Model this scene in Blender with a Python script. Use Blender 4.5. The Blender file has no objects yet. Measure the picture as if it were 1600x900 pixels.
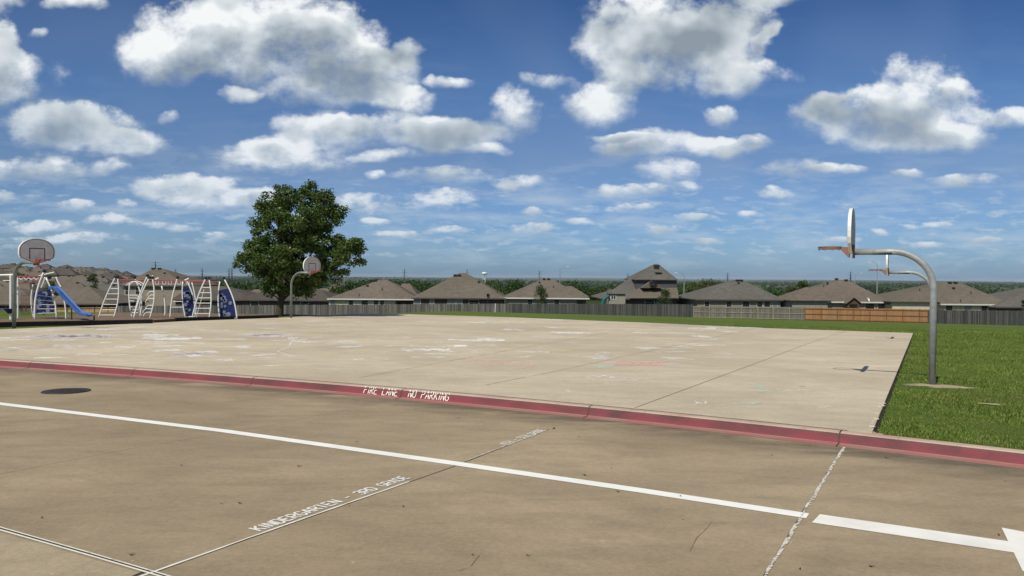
import bpy, bmesh, math, random
import numpy as np
from mathutils import Vector, Matrix
S = bpy.context.scene
C = S.collection
R = math.radians
random.seed(7)
rng = np.random.default_rng(7)

# ------------------------------------------------------------------ camera maths
H = 1.92
F = 1180.0
TH, PHI = 0.01483, 0.0075
fw = Vector((0, math.cos(TH), -math.sin(TH)))
up0 = Vector((0, math.sin(TH), math.cos(TH)))
rt = Vector((1, 0, 0)) * math.cos(PHI) + up0 * math.sin(PHI)
up = up0 * math.cos(PHI) - Vector((1, 0, 0)) * math.sin(PHI)

def ray(px, py):
    return fw + rt * ((px - 800) / F) + up * ((450 - py) / F)

def at(px, py, D):
    d = ray(px, py)
    return Vector((0, 0, H)) + d * (D / d.y)

SX, SY = -0.0051, -0.01773

def on_plane(px, py, c):
    d = ray(px, py)
    t = (c - H) / (d.z - SX * d.x - SY * d.y)
    return Vector((0, 0, H)) + d * t

def road_pt(px, py): return on_plane(px, py, 0.0)
def court_pt(px, py): return on_plane(px, py, 0.15)
def road_z(x, y): return SX * x + SY * y

def sm(a, b, x):
    t = np.clip((x - a) / (b - a), 0, 1)
    return t * t * (3 - 2 * t)

# ------------------------------------------------------------------ terrain function (world z)
def terrain(x, y):
    x = np.asarray(x, float); y = np.asarray(y, float)
    p = 0.12 + SX * x + SY * np.clip(y, -200, 118)
    d = np.maximum(0, 0.397 * x + 0.918 * y - 40.1)
    exR = -2.15 * (np.minimum(d, 110) / 80) ** 1.3
    e = np.clip(y - 49, 0, 72)
    exL = -0.047 * e
    w = sm(-8, -16, x)
    near = p + exR * (1 - w) + exL * w
    r = np.sqrt(x * x + y * y)
    az = x / np.maximum(y, 1.0)
    base = -6.3 + H - 27 * sm(150, 900, r)
    und = 3.5 * np.sin(x / 410 + 1.3) * np.sin(y / 530 + .4) * sm(500, 1500, r)
    und = und + 9 * np.sin(x / 2900 + 2.0 + y / 5100) * sm(2500, 7000, r) + 7 * np.sin(x / 1300 - y / 3700) * sm(2500, 7000, r)
    base = base + und * (1 - 0.0 * r)
    mid = -8.0 + H - 7 * sm(160, 420, r) - 18 * sm(600, 1500, r)
    hill = -8.4 + H + 7.2 * sm(210, 640, r) - 26 * sm(780, 1700, r)
    wm = sm(-.19, -.30, az); wh = sm(-.44, -.56, az)
    far = base * (1 - wm) + mid * wm
    far = far * (1 - wh) + hill * wh
    k = sm(110, 150, y)
    return near * (1 - k) + far * k

def tz(x, y): return float(terrain(x, y))

# ------------------------------------------------------------------ scene helpers
def tag(o, label=None, cat=None, group=None, kind=None):
    if label: o['label'] = label
    if cat: o['category'] = cat
    if group: o['group'] = group
    if kind: o['kind'] = kind
    return o

def empty(name, loc, label, cat, group=None, rz=0):
    o = bpy.data.objects.new(name, None); C.objects.link(o)
    o.location = loc; o.rotation_euler = (0, 0, rz); o.empty_display_size = .2
    return tag(o, label, cat, group)

class MB:
    def __init__(s): s.v = []; s.f = []; s.m = []
    def add(s, vs, fs, mi=0):
        b = len(s.v); s.v += [tuple(v) for v in vs]; s.f += [tuple(b + i for i in f) for f in fs]; s.m += [mi] * len(fs)
    def box(s, a, b, mi=0, rz=0, piv=None):
        x0, y0, z0 = a; x1, y1, z1 = b
        vs = [Vector((x, y, z)) for z in (z0, z1) for (x, y) in ((x0, y0), (x1, y0), (x1, y1), (x0, y1))]
        if rz:
            M = Matrix.Rotation(rz, 3, 'Z'); vs = [M @ (v - piv) + piv for v in vs]
        s.add(vs, [(0, 3, 2, 1), (4, 5, 6, 7), (0, 1, 5, 4), (1, 2, 6, 5), (2, 3, 7, 6), (3, 0, 4, 7)], mi)
    def tube(s, pts, r, n=10, mi=0, cap=True):
        pts = [Vector(p) for p in pts]
        rr = r if isinstance(r, (list, tuple)) else [r] * len(pts)
        b = len(s.v); prev = None
        for i, p in enumerate(pts):
            t = (pts[min(i + 1, len(pts) - 1)] - pts[max(i - 1, 0)]).normalized()
            if prev is None:
                a = t.orthogonal().normalized()
            else:
                a = (prev - t * prev.dot(t))
                a = a.normalized() if a.length > 1e-6 else t.orthogonal().normalized()
            prev = a; c = t.cross(a)
            for k in range(n):
                th = 2 * math.pi * k / n
                s.v.append(tuple(p + (a * math.cos(th) + c * math.sin(th)) * rr[i]))
        for i in range(len(pts) - 1):
            for k in range(n):
                s.f.append((b + i * n + k, b + i * n + (k + 1) % n, b + (i + 1) * n + (k + 1) % n, b + (i + 1) * n + k)); s.m.append(mi)
        if cap:
            s.f.append(tuple(b + k for k in reversed(range(n)))); s.m.append(mi)
            s.f.append(tuple(b + (len(pts) - 1) * n + k for k in range(n))); s.m.append(mi)
    def build(s, name, mats, parent=None, smooth=False, loc=None):
        me = bpy.data.meshes.new(name); me.from_pydata(s.v, [], s.f)
        if not isinstance(mats, (list, tuple)): mats = [mats]
        for m in mats: me.materials.append(m)
        if len(mats) > 1: me.polygons.foreach_set('material_index', s.m)
        if smooth: me.polygons.foreach_set('use_smooth', [True] * len(s.f))
        me.update()
        o = bpy.data.objects.new(name, me); C.objects.link(o)
        if parent: o.parent = parent
        if loc is not None: o.location = loc
        return o

def np_mesh(name, verts, quads, mat, tris=False):
    me = bpy.data.meshes.new(name)
    n = 3 if tris else 4
    me.vertices.add(len(verts)); me.vertices.foreach_set('co', np.asarray(verts, np.float32).ravel())
    me.loops.add(len(quads) * n); me.loops.foreach_set('vertex_index', np.asarray(quads, np.int32).ravel())
    me.polygons.add(len(quads)); me.polygons.foreach_set('loop_start', np.arange(len(quads), dtype=np.int32) * n)
    me.update(calc_edges=True)
    me.materials.append(mat)
    return me

def np_obj(name, verts, quads, mat, tris=False, parent=None):
    o = bpy.data.objects.new(name, np_mesh(name, verts, quads, mat, tris)); C.objects.link(o)
    if parent: o.parent = parent
    return o

# ------------------------------------------------------------------ materials
class NT:
    def __init__(s, nt): s.t = nt; s.n = nt.nodes; s.l = nt.links
    def new(s, typ, **kw):
        n = s.n.new(typ)
        for k, v in kw.items(): setattr(n, k, v)
        return n
    def put(s, sock, v):
        if hasattr(v, 'is_output') or isinstance(v, bpy.types.NodeSocket): s.l.new(v, sock)
        else: sock.default_value = v
    def math(s, op, a, b=None, c=None, clamp=False):
        n = s.new('ShaderNodeMath', operation=op); n.use_clamp = clamp
        s.put(n.inputs[0], a)
        if b is not None: s.put(n.inputs[1], b)
        if c is not None: s.put(n.inputs[2], c)
        return n.outputs[0]
    def vec(s, op, a, b=None, c=None):
        n = s.new('ShaderNodeVectorMath', operation=op)
        s.put(n.inputs[0], a)
        if b is not None: s.put(n.inputs[1], b)
        if c is not None: s.put(n.inputs[2], c)
        return n.outputs['Value'] if op in ('LENGTH', 'DOT_PRODUCT') else n.outputs[0]
    def noise(s, co, scale, detail=4, rough=.55, dist=0, out='Fac'):
        n = s.new('ShaderNodeTexNoise'); s.l.new(co, n.inputs['Vector'])
        n.inputs['Scale'].default_value = scale; n.inputs['Detail'].default_value = detail
        n.inputs['Roughness'].default_value = rough; n.inputs['Distortion'].default_value = dist
        return n.outputs[out]
    def ramp(s, fac, stops, interp='LINEAR'):
        n = s.new('ShaderNodeValToRGB'); n.color_ramp.interpolation = interp
        e = n.color_ramp.elements
        while len(e) < len(stops): e.new(.5)
        for i, (p, c) in enumerate(stops):
            e[i].position = p
            e[i].color = (c, c, c, 1) if isinstance(c, (int, float)) else (*c, 1)
        s.l.new(fac, n.inputs[0]); return n.outputs[0]
    def mix(s, f, a, b, mode='MIX'):
        n = s.new('ShaderNodeMix', data_type='RGBA', blend_type=mode)
        s.put(n.inputs[0], f)
        for sock, v in ((n.inputs[6], a), (n.inputs[7], b)):
            if isinstance(v, tuple): v = (*v, 1) if len(v) == 3 else v
            s.put(sock, v)
        return n.outputs[2]
    def mapping(s, co, scale=(1, 1, 1), rot=(0, 0, 0), loc=(0, 0, 0)):
        n = s.new('ShaderNodeMapping'); s.l.new(co, n.inputs[0])
        n.inputs['Scale'].default_value = scale; n.inputs['Rotation'].default_value = rot; n.inputs['Location'].default_value = loc
        return n.outputs[0]

def newmat(name):
    m = bpy.data.materials.new(name); m.use_nodes = True
    t = NT(m.node_tree); bs = m.node_tree.nodes['Principled BSDF']
    co = t.new('ShaderNodeTexCoord').outputs['Object']
    geo = t.new('ShaderNodeNewGeometry')
    return m, t, bs, co, geo

def bump(t, bs, h, strength=.3, dist=.01):
    b = t.new('ShaderNodeBump'); b.inputs['Strength'].default_value = strength; b.inputs['Distance'].default_value = dist
    t.l.new(h, b.inputs['Height']); t.l.new(b.outputs[0], bs.inputs['Normal'])

def simple(name, col, rough=.7, var=.25, scale=6, metal=0, col2=None, bmp=0, island=0, spec=.3):
    m, t, bs, co, geo = newmat(name)
    n = t.noise(co, scale, 5, .6)
    c2 = col2 or tuple(c * (1 - var) for c in col)
    c = t.mix(t.ramp(n, [(.35, 0.0), (.65, 1.0)]), col, c2)
    if island:
        r = t.math('MULTIPLY_ADD', geo.outputs['Random Per Island'], island, 1 - island / 2)
        c = t.mix(1.0, c, r, 'MULTIPLY')
    t.l.new(c, bs.inputs['Base Color'])
    bs.inputs['Roughness'].default_value = rough; bs.inputs['Metallic'].default_value = metal
    bs.inputs['Specular IOR Level'].default_value = spec
    if bmp: bump(t, bs, t.noise(co, scale * 4, 4, .6), .4, bmp)
    return m

M = {}
UA = math.atan2(-.447, .894)       # direction of the kerb in plan

def concrete(name, c_lo, c_hi, c_stain, speck=.5, joint_dark=False):
    m, t, bs, co, geo = newmat(name)
    P = geo.outputs['Position']
    st = t.mapping(P, (.7, 1.25, 1), (0, 0, -UA))
    big = t.noise(st, .35, 5, .6, .6)
    mid = t.noise(t.mapping(P, (.8, 1.7, 1), (0, 0, -UA)), 1.5, 8, .68, .4)
    fine = t.noise(P, 22, 5, .7)
    grit = t.noise(P, 130, 2, .7)
    c = t.mix(t.ramp(big, [(.36, 0.0), (.64, 1.0)]), c_lo, c_hi)
    c = t.mix(t.math('MULTIPLY', t.ramp(mid, [(.44, 0.0), (.66, 1.0)]), .48), c, c_stain)
    lo = t.noise(P, .16, 4, .6, .5)
    c = t.mix(1.0, c, t.ramp(lo, [(.35, .95), (.65, 1.10)]), 'MULTIPLY')
    k = t.math('MULTIPLY_ADD', fine, .60, .70)
    c = t.mix(1.0, c, k, 'MULTIPLY')
    k = t.math('MULTIPLY_ADD', grit, speck, 1 - speck / 2)
    c = t.mix(1.0, c, k, 'MULTIPLY')
    # small oil spots and pits
    v = t.new('ShaderNodeTexVoronoi'); v.inputs['Scale'].default_value = .55; t.l.new(P, v.inputs['Vector'])
    thr = t.math('MULTIPLY', t.noise(P, .3, 1), .055)
    sp = t.math('LESS_THAN', v.outputs['Distance'], thr)
    c = t.mix(t.math('MULTIPLY', sp, .55), c, tuple(x * .35 for x in c_stain))
    v2 = t.new('ShaderNodeTexVoronoi'); v2.inputs['Scale'].default_value = 2.3; t.l.new(P, v2.inputs['Vector'])
    sp2 = t.math('LESS_THAN', v2.outputs['Distance'], .028)
    c = t.mix(t.math('MULTIPLY', sp2, .5), c, tuple(min(1, x * 1.5) for x in c_hi))
    t.l.new(c, bs.inputs['Base Color']); bs.inputs['Roughness'].default_value = .9
    bs.inputs['Specular IOR Level'].default_value = .2
    bump(t, bs, t.math('ADD', grit, t.math('MULTIPLY', fine, .6)), .35, .006)
    return m

M['road'] = concrete('road_concrete', (.265, .206, .132), (.352, .280, .184), (.190, .150, .100), .8)
M['court'] = concrete('court_concrete', (.435, .370, .270), (.52, .445, .330), (.345, .295, .215), .4)
M['pale'] = concrete('pale_concrete', (.33, .268, .178), (.40, .328, .225), (.26, .21, .14), .8)

def kerb_mat(name, red, dirt, amt):
    m, t, bs, co, geo = newmat(name); P = geo.outputs['Position']
    st = t.mapping(P, (.6, 2.5, 3), (0, 0, -UA))
    a = t.noise(st, 1.3, 6, .65, .3); b = t.noise(P, 9, 6, .7); c3 = t.noise(P, 60, 3, .7)
    c = t.mix(t.ramp(a, [(.42, 0.0), (.68, 1.0)]), red, dirt)
    c = t.mix(t.math('MULTIPLY', t.ramp(b, [(.60, 0.0), (.68, 1.0)]), amt), c, (.07, .05, .045))
    c = t.mix(1.0, c, t.math('MULTIPLY_ADD', c3, .5, .75), 'MULTIPLY')
    t.l.new(c, bs.inputs['Base Color']); bs.inputs['Roughness'].default_value = .75
    bump(t, bs, b, .4, .01); return m
M['kred'] = kerb_mat('kerb_red_paint', (.190, .034, .046), (.095, .030, .034), .9)
M['kdark'] = kerb_mat('kerb_grimy_edge', (.12, .045, .045), (.040, .028, .026), .9)
M['kpink'] = kerb_mat('kerb_faded_pink', (.30, .115, .105), (.27, .175, .13), .4)
M['ktop'] = kerb_mat('kerb_top_concrete', (.45, .345, .265), (.38, .235, .19), .4)

def paint(name, col, wear=.45, scale=30, thin=False):
    m, t, bs, co, geo = newmat(name); P = geo.outputs['Position']
    n = t.noise(P, scale, 6, .7); n2 = t.noise(P, 3, 4, .6)
    c = t.mix(t.ramp(n2, [(.4, 0.0), (.7, 1.0)]), col, tuple(x * .88 for x in col))
    t.l.new(c, bs.inputs['Base Color']); bs.inputs['Roughness'].default_value = .7
    a = t.ramp(t.math('ADD', n, t.math('MULTIPLY', n2, .3)), [(wear - .04, 0.0), (wear + .06, 1.0)])
    t.l.new(a, bs.inputs['Alpha']); return m
M['line'] = paint('road_line_paint', (.82, .81, .76), .36, 14)
M['arrow'] = paint('road_arrow_paint', (.78, .765, .70), .36, 14)
M['stencil'] = paint('stencil_paint', (.76, .74, .68), .50, 34)
M['filler'] = paint('joint_filler', (.66, .61, .52), .62, 25)
M['filler_solid'] = paint('joint_line_paint', (.72, .69, .60), .47, 7)
def crackmat(name, col, thr):
    return paint(name, col, thr, 8)
M['crack'] = crackmat('dark_joint', (.045, .036, .028), .42)  # dark colour of the open joints and cracks
M['crack_lite'] = crackmat('faint_joint', (.40, .31, .21), .46)
M['hair'] = crackmat('hairline', (.15, .12, .082), .54)
M['patchy'] = paint('patchy_joint_filler', (.66, .62, .54), .60, 2.6)
M['court_joint'] = crackmat('court_joint', (.13, .105, .075), .42)
M['court_joint_faint'] = crackmat('court_joint_faint', (.22, .18, .135), .60)
def chalkmat(name, col, thr, sc=7, mx=.75):
    m, t, bs, co, geo = newmat(name); P = geo.outputs['Position']
    n = t.noise(P, sc, 6, .72); n2 = t.noise(P, 55, 3, .7); n3 = t.noise(P, 1.1, 3, .6)
    t.l.new(t.mix(0.0, col, col), bs.inputs['Base Color']); bs.inputs['Roughness'].default_value = .95
    a = t.math('ADD', t.math('MULTIPLY', n, .55), t.math('ADD', t.math('MULTIPLY', n2, .2), t.math('MULTIPLY', n3, .3)))
    t.l.new(t.ramp(a, [(thr, 0.0), (thr + .16, mx)]), bs.inputs['Alpha']); return m
M['chalk_w'] = chalkmat('chalk_white', (.84, .82, .77), .44, 7, .8)
M['chalk_s'] = chalkmat('chalk_strong', (.88, .86, .82), .44, 5, .9)
M['chalk_f'] = chalkmat('chalk_faint', (.82, .78, .70), .44, 6, .62)
M['chalk_p'] = chalkmat('chalk_pink', (.78, .50, .46), .43, 6, .8)
M['chalk_l'] = chalkmat('chalk_lilac', (.80, .73, .72), .46, 5, .6)
M['chalk_g'] = chalkmat('chalk_green', (.62, .70, .58), .46, 7, .65)
M['chalk_y'] = chalkmat('chalk_yellow', (.78, .70, .42), .47, 7, .6)

# lawn
m, t, bs, co, geo = newmat('lawn_grass'); P = geo.outputs['Position']
a = t.noise(P, .12, 4, .6, .5); b = t.noise(P, 1.6, 5, .65); c3 = t.noise(P, 28, 5, .8)
c = t.mix(t.ramp(a, [(.35, 0.0), (.65, 1.0)]), (.082, .128, .020), (.112, .152, .028))
c = t.mix(t.ramp(b, [(.50, 0.0), (.8, 1.0)]), c, (.165, .165, .055))
c = t.mix(1.0, c, t.ramp(c3, [(.3, .75), (.7, 1.2)]), 'MULTIPLY')
t.l.new(c, bs.inputs['Base Color']); bs.inputs['Roughness'].default_value = .9; bs.inputs['Specular IOR Level'].default_value = .1
bump(t, bs, c3, .8, .05); M['lawn'] = m

m, t, bs, co, geo = newmat('grass_blades'); P = geo.outputs['Position']
rr = geo.outputs['Random Per Island']
c = t.ramp(rr, [(0, (.068, .118, .014)), (.45, (.100, .160, .020)), (.8, (.135, .19, .030)), (1, (.27, .26, .09))])
b = t.noise(P, .9, 4, .6)
c = t.mix(1.0, c, t.ramp(b, [(.3, .75), (.7, 1.2)]), 'MULTIPLY')
dry = t.noise(P, .35, 5, .65, .6)
c = t.mix(t.ramp(dry, [(.53, 0.0), (.68, .6)]), c, (.20, .19, .07))
t.l.new(c, bs.inputs['Base Color']); bs.inputs['Roughness'].default_value = .6; bs.inputs['Specular IOR Level'].default_value = .25
M['blade'] = m

# far ground with fields
m, t, bs, co, geo = newmat('far_ground'); P = geo.outputs['Position']
a = t.noise(t.mapping(P, (1, .45, 1)), .0016, 6, .6, .8); b = t.noise(P, .012, 6, .65); c3 = t.noise(P, .25, 4, .7)
c = t.ramp(a, [(.40, (.030, .050, .018)), (.50, (.050, .075, .026)), (.545, (.13, .135, .06)), (.60, (.075, .105, .035)), (.70, (.17, .155, .085))])
c = t.mix(t.ramp(b, [(.45, 0.0), (.60, 1.0)]), c, (.033, .055, .020))
c = t.mix(1.0, c, t.ramp(c3, [(.3, .6), (.7, 1.3)]), 'MULTIPLY')
t.l.new(c, bs.inputs['Base Color']); bs.inputs['Roughness'].default_value = 1; bs.inputs['Specular IOR Level'].default_value = 0
M['ground'] = m

def leafmat(name, stops, tr=.35, rough=.5, spec=.35):
    m, t, bs, co, geo = newmat(name)
    c = t.ramp(geo.outputs['Random Per Island'], stops)
    k = t.noise(geo.outputs['Position'], .8, 3, .6)
    c = t.mix(1.0, c, t.ramp(k, [(.3, .75), (.7, 1.3)]), 'MULTIPLY')
    t.l.new(c, bs.inputs['Base Color']); bs.inputs['Roughness'].default_value = rough; bs.inputs['Specular IOR Level'].default_value = spec
    tl = t.new('ShaderNodeBsdfTranslucent'); t.l.new(c, tl.inputs[0])
    mx = t.new('ShaderNodeMixShader'); mx.inputs[0].default_value = tr
    out = m.node_tree.nodes['Material Output']
    t.l.new(bs.outputs[0], mx.inputs[1]); t.l.new(tl.outputs[0], mx.inputs[2]); t.l.new(mx.outputs[0], out.inputs[0])
    return m
M['leaf'] = leafmat('tree_leaves', [(0, (.040, .075, .016)), (.5, (.068, .118, .024)), (.85, (.105, .155, .033)), (1, (.16, .19, .055))])
M['leaf2'] = leafmat('young_tree_leaves', [(0, (.03, .06, .018)), (.6, (.05, .09, .028)), (1, (.09, .13, .04))])
M['leaf3'] = leafmat('olive_tree_leaves', [(0, (.045, .065, .015)), (.6, (.08, .10, .025)), (1, (.13, .14, .04))])
M['wood_leaf'] = leafmat('woodland_leaves', [(0, (.024, .048, .013)), (.55, (.038, .070, .019)), (.9, (.060, .095, .027)), (1, (.10, .12, .045))], .15, .95, .0)
M['bark'] = simple('bark', (.07, .055, .042), .95, .4, 12, bmp=.02)

# metals, plastics
M['galv'] = simple('galvanised_steel', (.33, .355, .37), .55, .25, 9, metal=.25, bmp=.001)
M['galv_old'] = simple('dull_galvanised_steel', (.20, .24, .23), .55, .25, 9, metal=.35)
M['board_edge'] = simple('board_white_paint', (.72, .72, .70), .45, .1, 9)
M['board_face'] = simple('board_worn_face', (.62, .60, .60), .55, .18, 4)
M['board_back'] = simple('board_back_paint', (.45, .46, .46), .5, .25, 6)
M['board_line'] = simple('board_red_outline', (.16, .045, .035), .7, .4, 12)
M['rust'] = simple('rusty_rim', (.27, .12, .085), .8, .4, 16, col2=(.20, .125, .11))
M['rim_red'] = simple('orange_red_rim', (.38, .075, .05), .6, .4, 16)
M['white_metal'] = simple('white_powder_coat', (.74, .75, .74), .35, .08, 6, spec=.5)
M['red_metal'] = simple('dark_red_powder_coat', (.24, .025, .03), .45, .3, 6)
M['navy'] = simple('navy_plastic', (.012, .022, .115), .45, .3, 3)
M['disc'] = simple('grey_plastic_hold', (.17, .21, .29), .5, .3, 3)
M['slide_blue'] = simple('blue_slide_plastic', (.055, .135, .42), .35, .2, 3, spec=.5)
M['black'] = simple('black_plastic_edging', (.012, .012, .014), .6, .3, 3)
M['darkmetal'] = simple('dark_metal', (.03, .03, .035), .5, .3, 3)
M['mulch'] = simple('wood_mulch', (.22, .15, .10), .95, .45, 14, bmp=.05)
M['timber'] = simple('brown_timber', (.12, .06, .035), .9, .3, 5)
M['manhole'] = simple('cast_iron', (.060, .045, .042), .7, .35, 30, bmp=.004)
M['sand'] = simple('bare_sandy_soil', (.42, .34, .22), 1, .35, 8, bmp=.02)
M['gap_shade'] = simple('slab_gap_shade', (.022, .018, .012), 1, .4, 20)  # near-black colour painting the shade in the gap beside the slab
M['chip'] = simple('pale_stone', (.6, .58, .52), .9, .2, 20)
M['leafdry'] = simple('dry_leaf', (.055, .035, .022), .9, .4, 20)

def roofmat(name, col):
    m, t, bs, co, geo = newmat(name); P = geo.outputs['Position']
    row = t.new('ShaderNodeTexWave', bands_direction='Z'); row.inputs['Scale'].default_value = 4.5; row.inputs['Distortion'].default_value = 1.2
    row.inputs['Detail'].default_value = 2; t.l.new(P, row.inputs[0])
    n = t.noise(t.mapping(P, (1, 1, 3)), 1.2, 5, .7); n2 = t.noise(P, .12, 3, .6); n3 = t.noise(t.mapping(P, (1, 1, 4)), 5, 3, .8)
    c = t.mix(t.ramp(n, [(.35, 0.0), (.65, 1.0)]), col, tuple(x * .72 for x in col))
    c = t.mix(1.0, c, t.math('MULTIPLY_ADD', row.outputs['Fac'], .16, .90), 'MULTIPLY')
    c = t.mix(1.0, c, t.math('MULTIPLY_ADD', n2, .5, .75), 'MULTIPLY')
    c = t.mix(1.0, c, t.ramp(n3, [(.3, .8), (.7, 1.2)]), 'MULTIPLY')
    t.l.new(c, bs.inputs['Base Color']); bs.inputs['Roughness'].default_value = .95; bs.inputs['Specular IOR Level'].default_value = .1
    return m
M['roofA'] = roofmat('roof_brown_shingle', (.158, .132, .108))
M['roofB'] = roofmat('roof_weathered_shingle', (.150, .129, .103))
M['roofC'] = roofmat('roof_grey_shingle', (.130, .122, .110))
M['roofD'] = roofmat('roof_dark_shingle', (.105, .092, .079))

def brick(name, c1, c2, mortar):
    m, t, bs, co, geo = newmat(name)
    n = t.new('ShaderNodeTexBrick'); n.inputs['Scale'].default_value = 3.2
    mp = t.mapping(co, (1, 1, 1), (R(90), 0, 0)); t.l.new(mp, n.inputs['Vector'])
    n.inputs['Color1'].default_value = (*c1, 1); n.inputs['Color2'].default_value = (*c2, 1); n.inputs['Mortar'].default_value = (*mortar, 1)
    n.inputs['Mortar Size'].default_value = .03; n.inputs['Brick Width'].default_value = .7; n.inputs['Row Height'].default_value = .24
    k = t.noise(co, 2, 4, .6)
    c = t.mix(1.0, n.outputs[0], t.math('MULTIPLY_ADD', k, .6, .7), 'MULTIPLY')
    t.l.new(c, bs.inputs['Base Color']); bs.inputs['Roughness'].default_value = .95; return m
M['cream'] = brick('cream_siding', (.56, .50, .38), (.52, .46, .35), (.40, .36, .29))
M['darkbrick'] = brick('dark_brick', (.055, .035, .03), (.085, .05, .045), (.10, .09, .08))
M['tanbrick'] = brick('tan_brick', (.27, .225, .165), (.21, .175, .135), (.28, .25, .20))
M['greysiding'] = brick('grey_siding', (.30, .28, .235), (.27, .255, .22), (.19, .18, .16))
M['redbrick'] = brick('red_brick', (.10, .035, .03), (.07, .03, .028), (.10, .08, .07))
M['slate'] = brick('slate_siding', (.085, .082, .095), (.075, .072, .085), (.04, .04, .05))
M['fascia'] = simple('white_fascia', (.60, .59, .54), .6, .12, 2)
M['fascia_dk'] = simple('brown_fascia', (.10, .085, .07), .7, .2, 2)
M['trim'] = simple('window_trim', (.55, .54, .50), .6, .1, 3)
m, t, bs, co, geo = newmat('window_glass')
bs.inputs['Base Color'].default_value = (.02, .025, .03, 1); bs.inputs['Roughness'].default_value = .08; bs.inputs['Specular IOR Level'].default_value = .7
M['glass'] = m
M['glass_b'] = simple('window_blinds', (.20, .235, .24), .3, .2, 3, spec=.6)
M['teal'] = simple('teal_slide', (.02, .12, .14), .5, .2, 3)

def fencemat(name, cols, dirt):
    m, t, bs, co, geo = newmat(name); P = geo.outputs['Position']
    c = t.ramp(geo.outputs['Random Per Island'], [(i / (len(cols) - 1), x) for i, x in enumerate(cols)])
    g = t.noise(t.mapping(P, (9, 9, .6)), 2, 5, .7); g2 = t.noise(P, .35, 4, .6)
    c = t.mix(1.0, c, t.ramp(g, [(.3, .7), (.7, 1.25)]), 'MULTIPLY')
    c = t.mix(t.math('MULTIPLY', t.ramp(g2, [(.45, 0.0), (.65, 1.0)]), .5), c, dirt)
    t.l.new(c, bs.inputs['Base Color']); bs.inputs['Roughness'].default_value = .95; bs.inputs['Specular IOR Level'].default_value = .1; return m
M['fgrey'] = fencemat('fence_grey_boards', [(.055, .052, .052), (.095, .089, .086), (.125, .120, .112), (.20, .19, .17)], (.075, .08, .072))
M['fgrey2'] = fencemat('fence_pale_grey_boards', [(.10, .093, .082), (.155, .142, .125), (.21, .19, .165)], (.15, .15, .13))
M['fdark'] = fencemat('fence_dark_boards', [(.038, .040, .042), (.068, .068, .068), (.11, .105, .10)], (.045, .06, .055))
M['fcedar'] = fencemat('fence_cedar_boards', [(.27, .14, .065), (.33, .175, .085), (.36, .20, .10)], (.28, .17, .10))
M['frail'] = simple('fence_pale_rail', (.32, .29, .23), .9, .3, 2)
M['frail_c'] = simple('fence_cedar_rail', (.20, .095, .04), .9, .3, 2)
M['fyellow'] = fencemat('fence_yellow_boards', [(.33, .24, .11), (.38, .28, .13), (.42, .31, .16)], (.3, .22, .12))

# ------------------------------------------------------------------ ground sheet to the horizon
rad = np.concatenate([[0.5], np.geomspace(8, 26000, 150)])
azs = np.concatenate([np.arange(-60, 60, .5), np.arange(60, 300, 3.0)])
RR, AA = np.meshgrid(rad, np.radians(azs), indexing='ij')
X = RR * np.sin(AA); Y = RR * np.cos(AA)
Z = terrain(X, Y)
inside = (1 - sm(112, 126, Y)) * (1 - sm(140, 170, np.abs(X))) * (1 - sm(60, 80, -Y))
Z = Z - .75 * inside - .3 * (Y < 0)
V = np.stack([X, Y, Z], -1).reshape(-1, 3)
na = len(azs); q = []
i, j = np.meshgrid(np.arange(len(rad) - 1), np.arange(na), indexing='ij')
j2 = (j + 1) % na
Q = np.stack([i * na + j, i * na + j2, (i + 1) * na + j2, (i + 1) * na + j], -1).reshape(-1, 4)[:, ::-1]
g = np_obj('ground', V, Q, M['ground']); g.data.polygons.foreach_set('use_smooth', [True] * len(Q)); tag(g, kind='structure')

# ------------------------------------------------------------------ kerb line
kp = [(0, 573), (200, 587), (400, 604), (570, 617.5), (680, 627), (780, 635), (920, 651), (1060, 667), (1160, 678), (1318, 698), (1600, 727)]
kw = [road_pt(*p) for p in kp]
co_ = np.polyfit([p.x for p in kw], [p.y for p in kw], 3)
xl_, xr_ = kw[0].x, kw[-1].x
def yk(x):
    x = np.asarray(x, float); xc = np.clip(x, xl_, xr_)
    dpoly = np.polyder(co_)
    return np.polyval(co_, xc) + np.polyval(dpoly, xc) * (x - xc)
def kdir(x):
    dx = .05; v = Vector((2 * dx, float(yk(x + dx) - yk(x - dx)), 0)); return v.normalized()
def kpt(x, t, z):
    d = kdir(x); n = Vector((-d.y, d.x, 0)); p = Vector((x, float(yk(x)), 0)) + n * t
    p.z = road_z(p.x, p.y) + z; return p
print('kerb', [(round(p.x, 2), round(p.y, 2), round(float(yk(p.x)), 2)) for p in kw])
KW = .19
prof = [(-.16, .003), (-.02, .012), (.0, .022), (.012, .05), (.035, .115), (.052, .136), (.075, .148), (.10, .152), (KW, .154), (KW, -.1)]
kx = np.concatenate([np.arange(-120, -30, 3.0), np.arange(-30, 20, .25), np.arange(20, 80, 3.0)])
mb = MB(); n = len(prof)
for x in kx:
    for (t_, z_) in prof: mb.v.append(tuple(kpt(x, t_, z_)))
matk = [1, 1, 0, 0, 3, 2, 2, 2, 2]
for a in range(len(kx) - 1):
    for b in range(n - 1):
        mb.f.append((a * n + b, (a + 1) * n + b, (a + 1) * n + b + 1, a * n + b + 1)); mb.m.append(matk[b])
kerb = mb.build('kerb', [M['kred'], M['kpink'], M['ktop'], M['kdark']], smooth=False); tag(kerb, kind='structure')

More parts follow.
